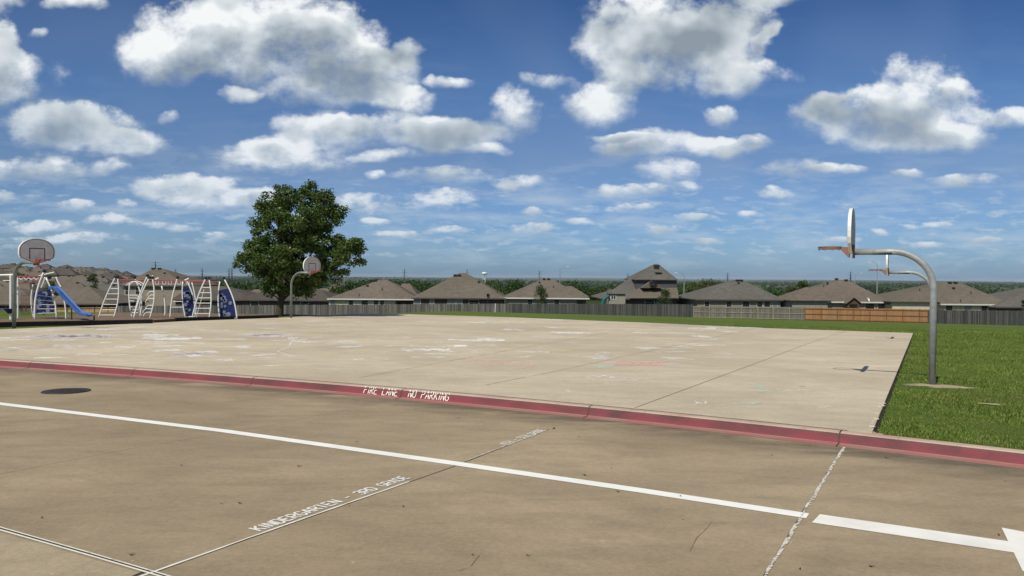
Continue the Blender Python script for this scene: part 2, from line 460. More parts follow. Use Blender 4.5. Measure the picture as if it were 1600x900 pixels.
# gutter grime along the kerb foot
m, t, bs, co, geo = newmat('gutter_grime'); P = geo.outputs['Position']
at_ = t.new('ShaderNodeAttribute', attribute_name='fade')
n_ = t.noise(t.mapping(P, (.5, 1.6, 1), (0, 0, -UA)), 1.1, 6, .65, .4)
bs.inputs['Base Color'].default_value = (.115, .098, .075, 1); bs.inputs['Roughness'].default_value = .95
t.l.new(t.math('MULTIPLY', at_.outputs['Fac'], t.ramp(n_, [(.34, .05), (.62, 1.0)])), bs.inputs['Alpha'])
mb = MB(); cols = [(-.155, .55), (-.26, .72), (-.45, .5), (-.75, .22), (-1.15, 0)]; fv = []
for x in kx:
    for (t_, a_) in cols: mb.v.append(tuple(kpt(x, t_, .0032))); fv.append(a_)
for a in range(len(kx) - 1):
    for b in range(4): mb.f.append((a * 5 + b + 1, (a + 1) * 5 + b + 1, (a + 1) * 5 + b, a * 5 + b)); mb.m.append(0)
o = mb.build('gutter_stain', m); o.data.attributes.new('fade', 'FLOAT', 'POINT').data.foreach_set('value', fv); tag(o, kind='structure')
# road sheet
mb = MB(); xs = list(kx)
for x in xs:
    p = kpt(x, .01, 0)
    mb.v.append((p.x, p.y, road_z(p.x, p.y))); mb.v.append((p.x, -60, road_z(p.x, -60)))
for a in range(len(xs) - 1): mb.f.append((2 * a + 1, 2 * a + 3, 2 * a + 2, 2 * a)); mb.m.append(0)
tag(mb.build('road', M['road']), kind='structure')

# lawn sheet
xs = np.concatenate([np.arange(-160, -40, 4.0), np.arange(-40, 45, .5), np.arange(45, 164, 4.0)])
ts = np.linspace(0, 1, 110) ** 1.6
XX = np.repeat(xs[:, None], len(ts), 1)
yk0 = yk(xs) + KW / .9 - .01
YY = yk0[:, None] + (127 - yk0[:, None]) * ts[None, :]
ZZ = terrain(XX, YY) + .015 - .9 * sm(119.5, 124, YY)
ZZ += .012 * np.sin(XX * 1.7 + YY * .9) * sm(0, 2, YY - yk0[:, None])
V = np.stack([XX, YY, ZZ], -1).reshape(-1, 3); nt_ = len(ts)
i, j = np.meshgrid(np.arange(len(xs) - 1), np.arange(nt_ - 1), indexing='ij')
Q = np.stack([i * nt_ + j, (i + 1) * nt_ + j, (i + 1) * nt_ + j + 1, i * nt_ + j + 1], -1).reshape(-1, 4)
g = np_obj('lawn', V, Q, M['lawn']); g.data.polygons.foreach_set('use_smooth', [True] * len(Q)); tag(g, kind='structure')

# ------------------------------------------------------------------ court slab
def kpx(x):
    d = kpt(x, KW + .004, .157) - Vector((0, 0, H)); return 800 + F * d.dot(rt) / d.dot(fw)
xa_, xb_ = 2.0, 8.0
for _ in range(40):
    xm_ = (xa_ + xb_) / 2
    if kpx(xm_) < 1362: xa_ = xm_
    else: xb_ = xm_
nearR = kpt(xm_, KW + .004, .157)
back = [court_pt(1427, 520.5), court_pt(1200, 513), court_pt(1000, 504), court_pt(800, 496), court_pt(640, 491.2), court_pt(560, 490.8), court_pt(500, 493),
        court_pt(440, 496.5), court_pt(400, 498), court_pt(300, 501.5), court_pt(200, 506.5), court_pt(110, 510), court_pt(0, 515)]
dl = (back[-1] - back[-3]).normalized()
left_end = back[-1] + dl * 4
front = []
x = xm_
while x > left_end.x - .6:
    front.append(kpt(x, KW + .004, .157)); x -= .5
poly = [Vector((p.x, p.y, road_z(p.x, p.y) + .157)) for p in back + [left_end]] + front[::-1]
COURT = [(p.x, p.y) for p in poly]
bm = bmesh.new()
tv = [bm.verts.new(p) for p in poly]; bv = [bm.verts.new(p - Vector((0, 0, .22))) for p in poly]
from mathutils.geometry import tessellate_polygon
for tri in tessellate_polygon([[Vector((p.x, p.y, 0)) for p in poly]]): bm.faces.new([tv[k] for k in tri])
for a in range(len(tv)): bm.faces.new((tv[a], bv[a], bv[(a + 1) % len(tv)], tv[(a + 1) % len(tv)]))
bmesh.ops.recalc_face_normals(bm, faces=bm.faces)
for f_ in bm.faces:
    if abs(f_.normal.z) > .9 and f_.normal.z < 0: f_.normal_flip()
me = bpy.data.meshes.new('court'); bm.to_mesh(me); me.materials.append(M['court'])
o = bpy.data.objects.new('court_pavement', me); C.objects.link(o); tag(o, kind='structure')

def in_court(x, y):
    c = False; n = len(COURT)
    for a in range(n):
        (x1, y1), (x2, y2) = COURT[a], COURT[a - 1]
        if (y1 > y) != (y2 > y) and x < (x2 - x1) * (y - y1) / (y2 - y1) + x1: c = not c
    return c

# ------------------------------------------------------------------ painted marks
def strip(name, pts, w, lift, mat, base=0.0, label=None, cat=None, group=None, kind=None, jit=0, seg=.25):
    """ribbon of width w following ground points"""
    P = []
    for a in range(len(pts) - 1):
        L = (pts[a + 1] - pts[a]).length; k = max(1, int(L / seg))
        for b in range(k): P.append(pts[a].lerp(pts[a + 1], b / k))
    P.append(pts[-1]); mb = MB()
    for a, p in enumerate(P):
        d = (P[min(a + 1, len(P) - 1)] - P[max(a - 1, 0)]); d.z = 0; d.normalize(); nn = Vector((-d.y, d.x, 0))
        o = nn * (random.uniform(-jit, jit)); ww = w * (1 + (random.uniform(-.35, .35) if jit else 0))
        for s_ in (1, -1):
            v = p + o + nn * (ww / 2 * s_); v.z = road_z(v.x, v.y) + base + lift; mb.v.append(tuple(v))
        if a: mb.f.append((2 * a - 2, 2 * a - 1, 2 * a + 1, 2 * a)); mb.m.append(0)
    return tag(mb.build(name, mat), label, cat, group, kind)

strip('lane_line', [road_pt(-400, 585), road_pt(0, 631), road_pt(350, 673.5), road_pt(712, 724.5), road_pt(1000, 766.5), road_pt(1262, 806.5)], .165, .004, M['line'],
      label='long solid white line painted across the brown concrete drive', cat='road marking')
# arrow
L0, L1 = road_pt(1272, 810), road_pt(1580, 855)
du = (L1 - L0); du.z = 0; du.normalize(); dn = Vector((-du.y, du.x, 0))
b1 = road_pt(1565, 825); b2 = road_pt(1598, 893)
sw = .145
bk = (b1 - L0).dot(du); bb = (b2 - L0).dot(du)
h1 = (b1 - L0).dot(dn); h2 = (b2 - L0).dot(dn)
def onb(h_): return L0 + du * (bk + (bb - bk) * (h_ - h1) / (h2 - h1)) + dn * h_
pl = [L0 - dn * sw, onb(-sw), L0 + du * bb + dn * h2, L0 + du * (bk + 2.3), L0 + du * bk + dn * h1, onb(sw), L0 + dn * sw + du * .03]
mb = MB(); mb.v = [(v.x, v.y, road_z(v.x, v.y) + .004) for v in pl]
mb.f = [(0, 1, 5, 6), (1, 2, 3), (1, 3, 5), (5, 3, 4)]; mb.m = [0] * 4
tag(mb.build('arrow_marking', M['arrow']), 'large white painted arrow at the end of the line, pointing right', 'road marking')

GLY = {
 'K': [(0, 0, 0, 1), (.12, .5, 1, 1), (.3, .55, 1, 0)], 'I': [(.5, 0, .5, 1)], 'N': [(0, 0, 0, 1), (0.05, 1, .95, 0), (1, 0, 1, 1)],
 'D': [(0, 0, 0, 1), (.1, 1, .7, 1), (.7, 1, 1, .75), (1, .7, 1, .3), (1, .25, .7, 0), (.7, 0, .1, 0)],
 'E': [(0, 0, 0, 1), (.12, 1, 1, 1), (.12, .5, .8, .5), (.12, 0, 1, 0)], 'F': [(0, 0, 0, 1), (.12, 1, 1, 1), (.12, .5, .8, .5)],
 'R': [(0, 0, 0, 1), (.1, 1, .7, 1), (.7, 1, 1, .85), (1, .8, 1, .62), (1, .6, .7, .48), (.7, .48, .1, .48), (.45, .42, 1, 0)],
 'P': [(0, 0, 0, 1), (.1, 1, .7, 1), (.7, 1, 1, .85), (1, .8, 1, .62), (1, .6, .7, .48), (.7, .48, .1, .48)],
 'G': [(1, .8, .7, 1), (.65, 1, .3, 1), (.3, 1, 0, .75), (0, .7, 0, .3), (0, .25, .3, 0), (.35, 0, .7, 0), (.7, 0, 1, .2), (1, .2, 1, .45), (1, .45, .6, .45)],
 'A': [(0, 0, .42, 1), (.58, 1, 1, 0), (.25, .33, .75, .33)], 'T': [(.5, 0, .5, .88), (0, 1, 1, 1)], 'H': [(0, 0, 0, 1), (1, 0, 1, 1), (.12, .5, .88, .5)],
 'L': [(0, 0, 0, 1), (.12, 0, 1, 0)], 'O': [(.3, 0, 0, .25), (0, .3, 0, .7), (0, .75, .3, 1), (.35, 1, .65, 1), (.7, 1, 1, .75), (1, .7, 1, .3), (1, .25, .7, 0), (.65, 0, .35, 0)],
 '3': [(0, .85, .3, 1), (.3, 1, .75, 1), (.75, 1, 1, .8), (1, .75, .7, .52), (.35, .52, .7, .52), (.7, .5, 1, .25), (1, .2, .7, 0), (.65, 0, .3, 0), (.3, 0, 0, .15)],
 '4': [(.7, 0, .7, 1), (.62, 1, 0, .35), (0, .3, 1, .3)], '5': [(1, 1, .1, 1), (0, 1, 0, .55), (.05, .55, .7, .58), (.7, .58, 1, .4), (1, .35, .95, .15), (.9, .1, .6, 0), (.55, 0, 0, .05)],
 '-': [(.1, .5, .9, .5)], ' ': []}
def lettering(name, text, fn, cell, gap, thick, mat, label, aspect):
    """fn(a, b): a metres along, b 0..1 up the letter; aspect = letter height in metres"""
    mb = MB(); a0 = 0
    for ch in text:
        wd = cell * (.35 if ch == 'I' else 1.0)
        for (x0, y0, x1, y1) in GLY[ch]:
            if ch == 'I': x0 = x1 = .5
            p0 = Vector((x0 * wd, y0 * aspect)); p1 = Vector((x1 * wd, y1 * aspect)); d = (p1 - p0)
            if d.length < 1e-6: continue
            d.normalize(); nn = Vector((-d.y, d.x)) * thick / 2; e = d * thick * .12
            qs = [p0 - e - nn, p1 + e - nn, p1 + e + nn, p0 - e + nn]
            mb.add([fn(a0 + q_.x, q_.y / aspect) for q_ in qs], [(0, 1, 2, 3)])
        a0 += wd + gap
    return tag(mb.build(name, mat), label, 'lettering')
def ground_text(name, text, pa, pb, ht, mat, label, thick):
    A = road_pt(*pa); B = road_pt(*pb); d = B - A; d.z = 0; L = d.length; d.normalize(); nn = Vector((-d.y, d.x, 0))
    n_ = len(text); ni = text.count('I'); cell = L / (n_ * 1.42 - ni * .65)
    cell = L / (sum(.35 if c_ == 'I' else 1 for c_ in text) + .42 * (n_ - 1)); gap = cell * .42
    cnt = [0]
    def fn(a, b):
        p = A + d * a + nn * (b * ht); cnt[0] += 1
        return (p.x, p.y, road_z(p.x, p.y) + .0045 + .00002 * (cnt[0] // 4))
    lettering(name, text, fn, cell, gap, thick, mat, label, ht)
ground_text('painted_lettering', 'KINDERGARTEN - 3RD GRADE', (407, 830), (641, 747.5), .125, M['stencil'], 'white stencilled words KINDERGARTEN - 3RD GRADE beside the joint in the drive', .021)
ground_text('painted_lettering', '4TH - 5TH GRADE', (792, 695.5), (853, 672.8), .115, M['stencil'], 'small white stencilled words 4TH - 5TH GRADE near the kerb', .018)
def kerb_text(text, x0, x1, label):
    X0, X1 = road_pt(x0, 618).x, road_pt(x1, 628).x
    n_ = len(text); L = (X1 - X0) / kdir((X0 + X1) / 2).x
    cell = L / (sum(.35 if c_ == 'I' else 1 for c_ in text) + .42 * (n_ - 1)); cnt = [0]
    def fn(a, b):
        x = X0 + a * kdir(X0).x; cnt[0] += 1
        b = .04 + b * .9
        # follow the kerb profile, 4 mm proud
        pts = prof[2:7]; L_ = [0]
        for q0, q1 in zip(pts, pts[1:]): L_.append(L_[-1] + math.hypot(q1[0] - q0[0], q1[1] - q0[1]))
        s_ = b * L_[-1]
        for k in range(len(pts) - 1):
            if s_ <= L_[k + 1] or k == len(pts) - 2:
                f_ = (s_ - L_[k]) / (L_[k + 1] - L_[k]); t_ = pts[k][0] + (pts[k + 1][0] - pts[k][0]) * f_; z_ = pts[k][1] + (pts[k + 1][1] - pts[k][1]) * f_; break
        p = kpt(x, t_ - .009 - .00002 * (cnt[0] // 4), z_ + .008); return tuple(p)
    lettering('painted_lettering', text, fn, cell, cell * .42, .015, M['stencil'], label, .16)
kerb_text('FIRE LANE', 567, 614, 'white stencilled words FIRE LANE on the red kerb face')
kerb_text('NO PARKING', 643, 701, 'white stencilled words NO PARKING on the red kerb face')

# joints in the drive (structure: part of the paving)
def joint(name, pxs, w, mat, lift=.003, court=False, jit=0):
    pts = [(court_pt if court else road_pt)(*p) for p in pxs]
    strip(name, pts, w, lift, mat, base=.157 if court else 0, kind='structure', jit=jit, seg=.12)
joint('drive_joint', [(1318, 699), (1255, 800), (1195, 900), (1120, 1030)], .022, M['crack'], .0025)
joint('drive_joint_filler', [(1318, 699), (1255, 800), (1195, 900), (1120, 1030)], .016, M['patchy'], .0062, jit=.002)
joint('drive_joint_crumbs', [(1320, 699), (1257, 800), (1197, 900), (1122, 1030)], .024, M['filler'], .0068, jit=.008)
joint('drive_joint', [(858, 671), (712, 728), (275, 882), (120, 937)], .012, M['crack'], .0025)
joint('drive_joint_filler', [(852, 674), (790, 697), (732, 719)], .024, M['filler'], .0062, jit=.004)
joint('drive_joint_filler', [(640, 753), (440, 823), (275, 882), (120, 937)], .022, M['filler_solid'], .0062, jit=.002)
joint('drive_joint', [(622, 621), (425, 664), (200, 701), (0, 740), (-300, 792)], .020, M['crack_lite'], .0025)
joint('drive_joint', [(-300, 742), (0, 826), (140, 866), (232, 893), (420, 950)], .009, M['crack'], .0062)
joint('drive_joint_filler', [(-300, 741), (0, 824.5), (140, 864.5), (232, 891.5), (420, 948)], .014, M['filler_solid'], .0064)
joint('drive_joint_filler', [(-300, 744), (0, 829), (140, 869), (232, 896), (420, 953)], .018, M['filler_solid'], .0066)
joint('hairline_crack', [(1112, 815), (1090, 840), (1078, 862)], .005, M['hair'], .0025, jit=.008)
joint('hairline_crack', [(750, 868), (735, 885), (718, 893)], .005, M['hair'], .0025, jit=.008)
joint('court_joint', [(992, 638), (1160, 576), (1263, 537), (1330, 514)], .016, M['court_joint'], .003, True)
joint('court_joint', [(760, 602), (862, 582), (1047, 542), (1200, 509)], .022, M['court_joint_faint'], .003, True)
joint('court_joint', [(560, 591), (700, 565), (950, 520)], .02, M['court_joint_faint'], .003, True)
# seam between kerb and court
mb = MB()
xs = np.arange(-28, xm_, .25)
for x in xs:
    for t_ in (KW - .006, KW + .012): mb.v.append(tuple(kpt(x, t_, .1615)))
for a in range(len(xs) - 1): mb.f.append((2 * a, 2 * a + 2, 2 * a + 3, 2 * a + 1)); mb.m.append(0)
tag(mb.build('court_seam', M['court_joint']), kind='structure')
# cuts across the kerb
for px_, py_ in ((45, 576), (205, 588), (390, 603), (625, 623), (918, 651), (1318, 698)):
    x = road_pt(px_, py_).x; mb = MB()
    for (t_, z_) in prof[:-1]:
        for dx in (-.007, .007):
            p = kpt(x + dx, t_ - .003, z_ + .004); mb.v.append(tuple(p))
    for a in range(len(prof) - 2): mb.f.append((2 * a, 2 * a + 1, 2 * a + 3, 2 * a + 2)); mb.m.append(0)
    tag(mb.build('kerb_joint', M['crack']), kind='structure')
# pale slab below-left of the double joint
mb = MB(); a, b = road_pt(-300, 745), road_pt(420, 954); d = (b - a).normalized(); a -= d * 6; b += d * 2
nn = Vector((d.y, -d.x, 0)); mb.v = [(v.x, v.y, road_z(v.x, v.y) + .002) for v in (a, b, b + nn * 3.4, a + nn * 3.4)]; mb.f = [(0, 3, 2, 1)]; mb.m = [0]
tag(mb.build('pale_pavement', M['pale']), kind='structure')
joint('pale_joint', [(228, 893), (205, 903), (150, 925)], .03, M['crack'], .005)

a_, b_ = Vector(COURT[-0 - 1] + (0,)), Vector((back[0].x, back[0].y, 0))
a_ = Vector((nearR.x, nearR.y, 0)); dd = (b_ - a_).normalized(); ow = Vector((dd.y, -dd.x, 0)) * .03
strip('gap_shade_strip', [a_ + ow, b_ + ow], .05, .148, M['gap_shade'], kind='structure', jit=.012, seg=.1)  # shade between slab and lower turf, painted as a dark strip
r9 = random.Random(4)
for k in range(9):
    p = a_ + dd * r9.uniform(.3, 3.2) + ow * r9.uniform(-1.5, .5); s_ = r9.uniform(.012, .035); mb = MB()
    mb.box((-s_, -s_ * .7, 0), (s_, s_ * .7, s_ * .5)); o = mb.build('stone_chip', M['chip']); o.location = (p.x, p.y, road_z(p.x, p.y) + .158); o.rotation_euler = (.2, .1, r9.uniform(0, 3))
    tag(o, 'small pale stone chip on the right edge of the court', 'stone chip', 'stone chips along the court edge')
# manhole
c0 = road_pt(103.5, 611.5)
mh = empty('manhole_cover', (c0.x, c0.y, road_z(c0.x, c0.y)), 'round dark iron manhole cover set in the drive', 'manhole')
mb = MB(); r_ = .36
for (ra, rb, z0, z1) in ((0, r_, .006, .006),):
    mb.v.append((0, 0, .008))
    for k in range(48): th = k * math.pi / 24; mb.v.append((r_ * math.cos(th), r_ * math.sin(th), .008 - .0 + SX * r_ * math.cos(th) + SY * r_ * math.sin(th)))
    for k in range(48): mb.f.append((0, k + 1, (k + 1) % 48 + 1)); mb.m.append(0)
for a in range(-4, 5):
    for b in range(-4, 5):
        if math.hypot(a, b) < 4.4: mb.box((a * .07 - .022, b * .07 - .022, .007), (a * .07 + .022, b * .07 + .022, .013 + SY * b * .07))
mb.build('lid', M['manhole'], mh)
mb = MB(); mb.tube([((r_ + .02) * math.cos(k * math.pi / 24), (r_ + .02) * math.sin(k * math.pi / 24), .004 + SY * r_ * math.sin(k * math.pi / 24)) for k in range(49)], .012, 6)
mb.build('frame', M['darkmetal'], mh)

# dry leaves
lf = [(283, 728, 5), (65, 810, 7), (374, 787, 8), (347, 788, 4), (205, 868, 10), (558, 691, 6), (467, 729, 8), (630, 792, 6), (545, 791, 3), (738, 868, 6), (824, 869, 7),
      (914, 743, 9), (966, 769, 8), (956, 733, 4), (904, 683, 4), (1063, 776, 5), (1207, 712, 5), (1385, 716, 8), (1561, 837, 7), (1361, 886, 10), (1570, 753, 4), (865, 670, 10),
      (769, 635, 5), (1250, 890, 6), (704, 581, 3), (1244, 633, 3), (1263, 650, 4), (1066, 813, 3), (100, 856, 3)]
for (px_, py_, s_) in lf:
    court = (px_, py_) in ((704, 581), (1244, 633))
    p = (court_pt if court else road_pt)(px_, py_); L = s_ * p.y / F * .8
    mb = MB(); n_ = 7; a_ = random.uniform(0, 6)
    prof_l = [(-1, 0), (-.5, .22), (0, .3), (.5, .2), (1, 0), (.5, -.2), (0, -.26), (-.5, -.2)]
    mb.add([(0, 0, .006)] + [(x * L / 2, y * L, .006 + abs(x) * L * .12 + random.uniform(0, .004)) for x, y in prof_l], [(0, k + 1, (k + 1) % 8 + 1) for k in range(8)])
    mb.tube([(L / 2, 0, .008), (L * .75, .01, .012)], .0015, 4)
    o = mb.build('dry_leaf', M['leafdry']); o.location = (p.x, p.y, road_z(p.x, p.y) + (.16 if court else 0)); o.rotation_euler.z = a_
    tag(o, 'small curled dark dry leaf lying on the paving', 'leaf', 'dry leaves scattered on the paving')

# ------------------------------------------------------------------ chalk drawings on the court
def chalk(name, pxpaths, w, mat, label, group='chalk drawings on the court'):
    Dm = sum(court_pt(*q_).y for p_ in pxpaths for q_ in p_) / sum(len(p_) for p_ in pxpaths)
    if w >= .08: w *= 1 + max(0, (Dm - 11) / 7)
    mb = MB(); cnt = 0
    for path in pxpaths:
        pts = [court_pt(*p) for p in path]; P = []
        for a in range(len(pts) - 1):
            L = (pts[a + 1] - pts[a]).length; k = max(1, int(L / .12))
            for b in range(k): P.append(pts[a].lerp(pts[a + 1], b / k))
        P.append(pts[-1]); b0 = len(mb.v); cnt += 1
        for a, p in enumerate(P):
            d = (P[min(a + 1, len(P) - 1)] - P[max(a - 1, 0)]); d.z = 0
            if d.length < 1e-6: d = Vector((1, 0, 0))
            d.normalize(); nn = Vector((-d.y, d.x, 0)); ww = w * random.uniform(.6, 1.3); oo = nn * random.uniform(-.25, .25) * w
            for s_ in (1, -1):
                v = p + oo + nn * (ww / 2 * s_); mb.v.append((v.x, v.y, road_z(v.x, v.y) + .157 + .004 + .00015 * (cnt % 12)))
            if a: mb.f.append((b0 + 2 * a - 2, b0 + 2 * a - 1, b0 + 2 * a + 1, b0 + 2 * a)); mb.m.append(0)
    tag(mb.build(name, mat), label, 'chalk drawing', group)
def scrib(cx, cy, rx, ry, n=10, seed=0):
    r = random.Random(seed + int(cx * 7 + cy)); return [[(cx + r.uniform(-rx, rx), cy + r.uniform(-ry, ry)) for _ in range(3)] for _ in range(n)]
def ell(cx, cy, rx, ry, a0=0, a1=360, st=15): return [(cx + rx * math.cos(R(a)), cy + ry * math.sin(R(a))) for a in range(a0, a1 + 1, st)]
def blob(cx, cy, rx, ry): return [[(cx - rx, cy), (cx + rx, cy)]]
chalk('chalk_drawing', [ell(965, 590.5, 30, 3.6), ell(967, 591, 14, 1.8), [(918, 591.5), (940, 589)], [(925, 593), (945, 587)], [(985, 593), (1015, 594)], [(990, 597), (1000, 591), (1016, 594)], ell(960, 591, 42, 5, 30, 330)] + scrib(965, 591, 20, 2, 3), .045, M['chalk_w'], 'white chalk oval scribble in the middle front of the court')
chalk('chalk_drawing', [ell(800, 570, 33, 7, -100, 100), ell(790, 572, 36, 4, 90, 250), [(735, 567), (830, 573)], [(725, 565), (760, 568), (800, 564)], [(800, 570), (820, 566), (832, 573)]] + scrib(765, 566, 45, 4, 8), .05, M['chalk_p'], 'faded pink chalk figure with a rounded right end on the court')
chalk('chalk_drawing', [[(945, 564), (1042, 570)], [(950, 568), (1016, 573)], [(945, 564), (952, 570)]] + scrib(1000, 569, 50, 4, 22), .06, M['chalk_p'], 'smudged pink chalk scribble above the white oval')
chalk('chalk_drawing', scrib(1052, 569, 16, 2, 10), .05, M['chalk_l'], 'short lilac chalk scribble right of the pink scribble')
chalk('chalk_drawing', scrib(942, 574, 26, 2.5, 16), .05, M['chalk_g'], 'pale green chalk scribble left of the pink scribble')
chalk('chalk_drawing', scrib(945, 556, 22, 2, 16), .09, M['chalk_l'], 'lilac chalk smudge between two white dashes')
chalk('chalk_drawing', [[(926, 561), (948, 561.5)], [(935, 550.5), (952, 551.5)], [(926, 561.5), (946, 562)]], .10, M['chalk_s'], 'pair of short bright white chalk dashes')
chalk('chalk_drawing', blob(665, 547, 38, 1), .42, M['chalk_s'], 'brightest long white chalk smear on the court')
chalk('chalk_drawing', scrib(715, 541, 12, 1.5, 6) + [[(640, 541), (700, 543)]], .12, M['chalk_s'], 'small white chalk patch right above the brightest smear')
chalk('chalk_drawing', [[(700, 531), (790, 532)], [(720, 533), (770, 529)], [(740, 532), (788, 532)]], .26, M['chalk_s'], 'wide white chalk streak behind the brightest smear')
chalk('chalk_drawing', [[(830, 526.5), (875, 528.5)], [(835, 527), (860, 527)]], .22, M['chalk_l'], 'lilac white chalk streak in the middle of the court')
chalk('chalk_drawing', [[(860, 519.5), (925, 521)], [(870, 520), (905, 520)]], .26, M['chalk_s'], 'white chalk streak far back in the middle of the court')
chalk('chalk_drawing', [[(835, 546), (890, 549)], [(865, 547), (885, 546.5)]] + scrib(880, 548, 12, 2, 4), .08, M['chalk_y'], 'pale yellow chalk line right of the middle')
chalk('chalk_drawing', [[(780, 545.5), (808, 546)]], .12, M['chalk_y'], 'short yellow chalk dash left of the middle')
chalk('chalk_drawing', scrib(1183, 605, 12, 5, 10) + [[(1150, 602), (1180, 600)], [(1172, 601), (1205, 609), (1240, 617)]] + scrib(1210, 611, 30, 4, 10), .035, M['chalk_g'], 'pale green chalk scribble near the right edge of the court')
chalk('chalk_drawing', scrib(1165, 632, 26, 1.8, 16), .05, M['chalk_g'], 'low greenish chalk scribble nearest the kerb')
chalk('chalk_drawing', [[(1085, 627), (1090, 631), (1084, 633)], ell(1099, 630, 4, 2.5, -90, 180), [(1090, 629), (1094, 631)]], .03, M['chalk_w'], 'tiny white chalk loops near the kerb')
chalk('chalk_drawing', scrib(1244, 611, 25, 1.2, 10), .04, M['chalk_f'], 'cream chalk dash right of the green scribble')
chalk('chalk_drawing', scrib(1290, 637, 12, 1.2, 8), .04, M['chalk_f'], 'small cream chalk mark beside the right end of the kerb')
chalk('chalk_drawing', [[(885, 611), (892, 614)], [(884, 610), (890, 612)]], .06, M['chalk_f'], 'single tiny cream chalk spot near the kerb')
chalk('chalk_drawing', [[(240, 530), (315, 529)], [(265, 531), (300, 528)], [(245, 529), (280, 530)]], .30, M['chalk_s'], 'bright white chalk streak in front of the playground')
chalk('chalk_drawing', [[(160, 535), (178, 535.5)]], .22, M['chalk_s'], 'short bright chalk dash left of the playground streak')
chalk('chalk_drawing', [[(210, 533.5), (320, 537)]], .10, M['chalk_s'], 'thin slanting white chalk line under the playground streak')
chalk('chalk_drawing', scrib(240, 526, 20, 6, 4) + [[(240, 520.5), (258, 520)], [(250, 524), (280, 524)]], .14, M['chalk_s'], 'two short white chalk dashes nearest the playground')
chalk('chalk_drawing', [[(295, 556.5), (312, 555)], [(310, 551), (338, 549.5)], [(292, 557), (308, 556.5)]], .22, M['chalk_s'], 'stepped pair of white chalk patches on the left of the court')
chalk('chalk_drawing', [[(240, 555), (262, 554.5)]] + scrib(300, 552, 40, 3, 10), .12, M['chalk_l'], 'pale pinkish chalk smudge around the stepped patches')
chalk('chalk_drawing', [[(325, 565), (360, 562), (385, 558)], [(338, 562), (360, 564), (362, 560)]] + scrib(350, 563, 20, 2.5, 6), .05, M['chalk_w'], 'wavy white chalk scribble left of the middle')
chalk('chalk_drawing', scrib(235, 568, 28, 1.3, 12), .06, M['chalk_f'], 'long cream chalk dash near the left part of the kerb')
chalk('chalk_drawing', [[(155, 556.5), (200, 555)]], .12, M['chalk_f'], 'thin cream chalk dash above the left kerb')
chalk('chalk_drawing', scrib(110, 526, 60, 2.5, 30), .3, M['chalk_l'], 'broad pale lilac chalk haze on the far left of the court')
chalk('chalk_drawing', [[(0, 532.5), (22, 532)], [(5, 529), (18, 530)], [(0, 528), (12, 529)]], .16, M['chalk_s'], 'white chalk marks at the left edge of the picture')
chalk('chalk_drawing', scrib(20, 547, 24, 1.3, 12), .1, M['chalk_f'], 'cream chalk smudge at the left edge below the white marks')
chalk('chalk_drawing', scrib(420, 524, 28, 3, 22), .22, M['chalk_l'], 'pale lilac chalk smudge in front of the second left hoop')
chalk('chalk_drawing', [[(440, 517), (566, 516.5)], [(480, 518), (560, 515.5)]], .22, M['chalk_y'], 'long pale yellow chalk streak far back on the left')
chalk('chalk_drawing', scrib(465, 530, 18, 4, 8) + [[(455, 541), (433, 550), (455, 557), (435, 559)], [(458, 532), (450, 543)]], .06, M['chalk_w'], 'zigzag chalk line below the second left hoop')
chalk('chalk_drawing', [[(412, 572.5), (438, 572.5)]], .12, M['chalk_w'], 'short white chalk dash alone near the left middle of the kerb')
chalk('chalk_drawing', [[(1075, 513), (1118, 514)]], .35, M['chalk_w'], 'white chalk streak at the back right of the court')
chalk('chalk_drawing', [[(1125, 518.5), (1150, 518.5)]], .25, M['chalk_s'], 'short white chalk dash at the back right of the court')
r = random.Random(3)
for k in range(150):
    cx, cy = r.uniform(0, 1180), 500 + 62 * r.random() ** 1.4
    if cx < 420: cy = max(cy, 505 + (420 - cx) * .035)
    p = court_pt(cx, cy)
    if not in_court(p.x, p.y): continue
    L = r.uniform(5, 28)
    chalk('chalk_mark', [[(cx - L, cy + r.uniform(-.6, .6)), (cx + L, cy + r.uniform(-.6, .6))]], r.uniform(.1, .34), M[r.choice(['chalk_f', 'chalk_f', 'chalk_w', 'chalk_w', 'chalk_l', 'chalk_y'])],
          'faint rubbed chalk mark on the court pavement', 'faint chalk marks')

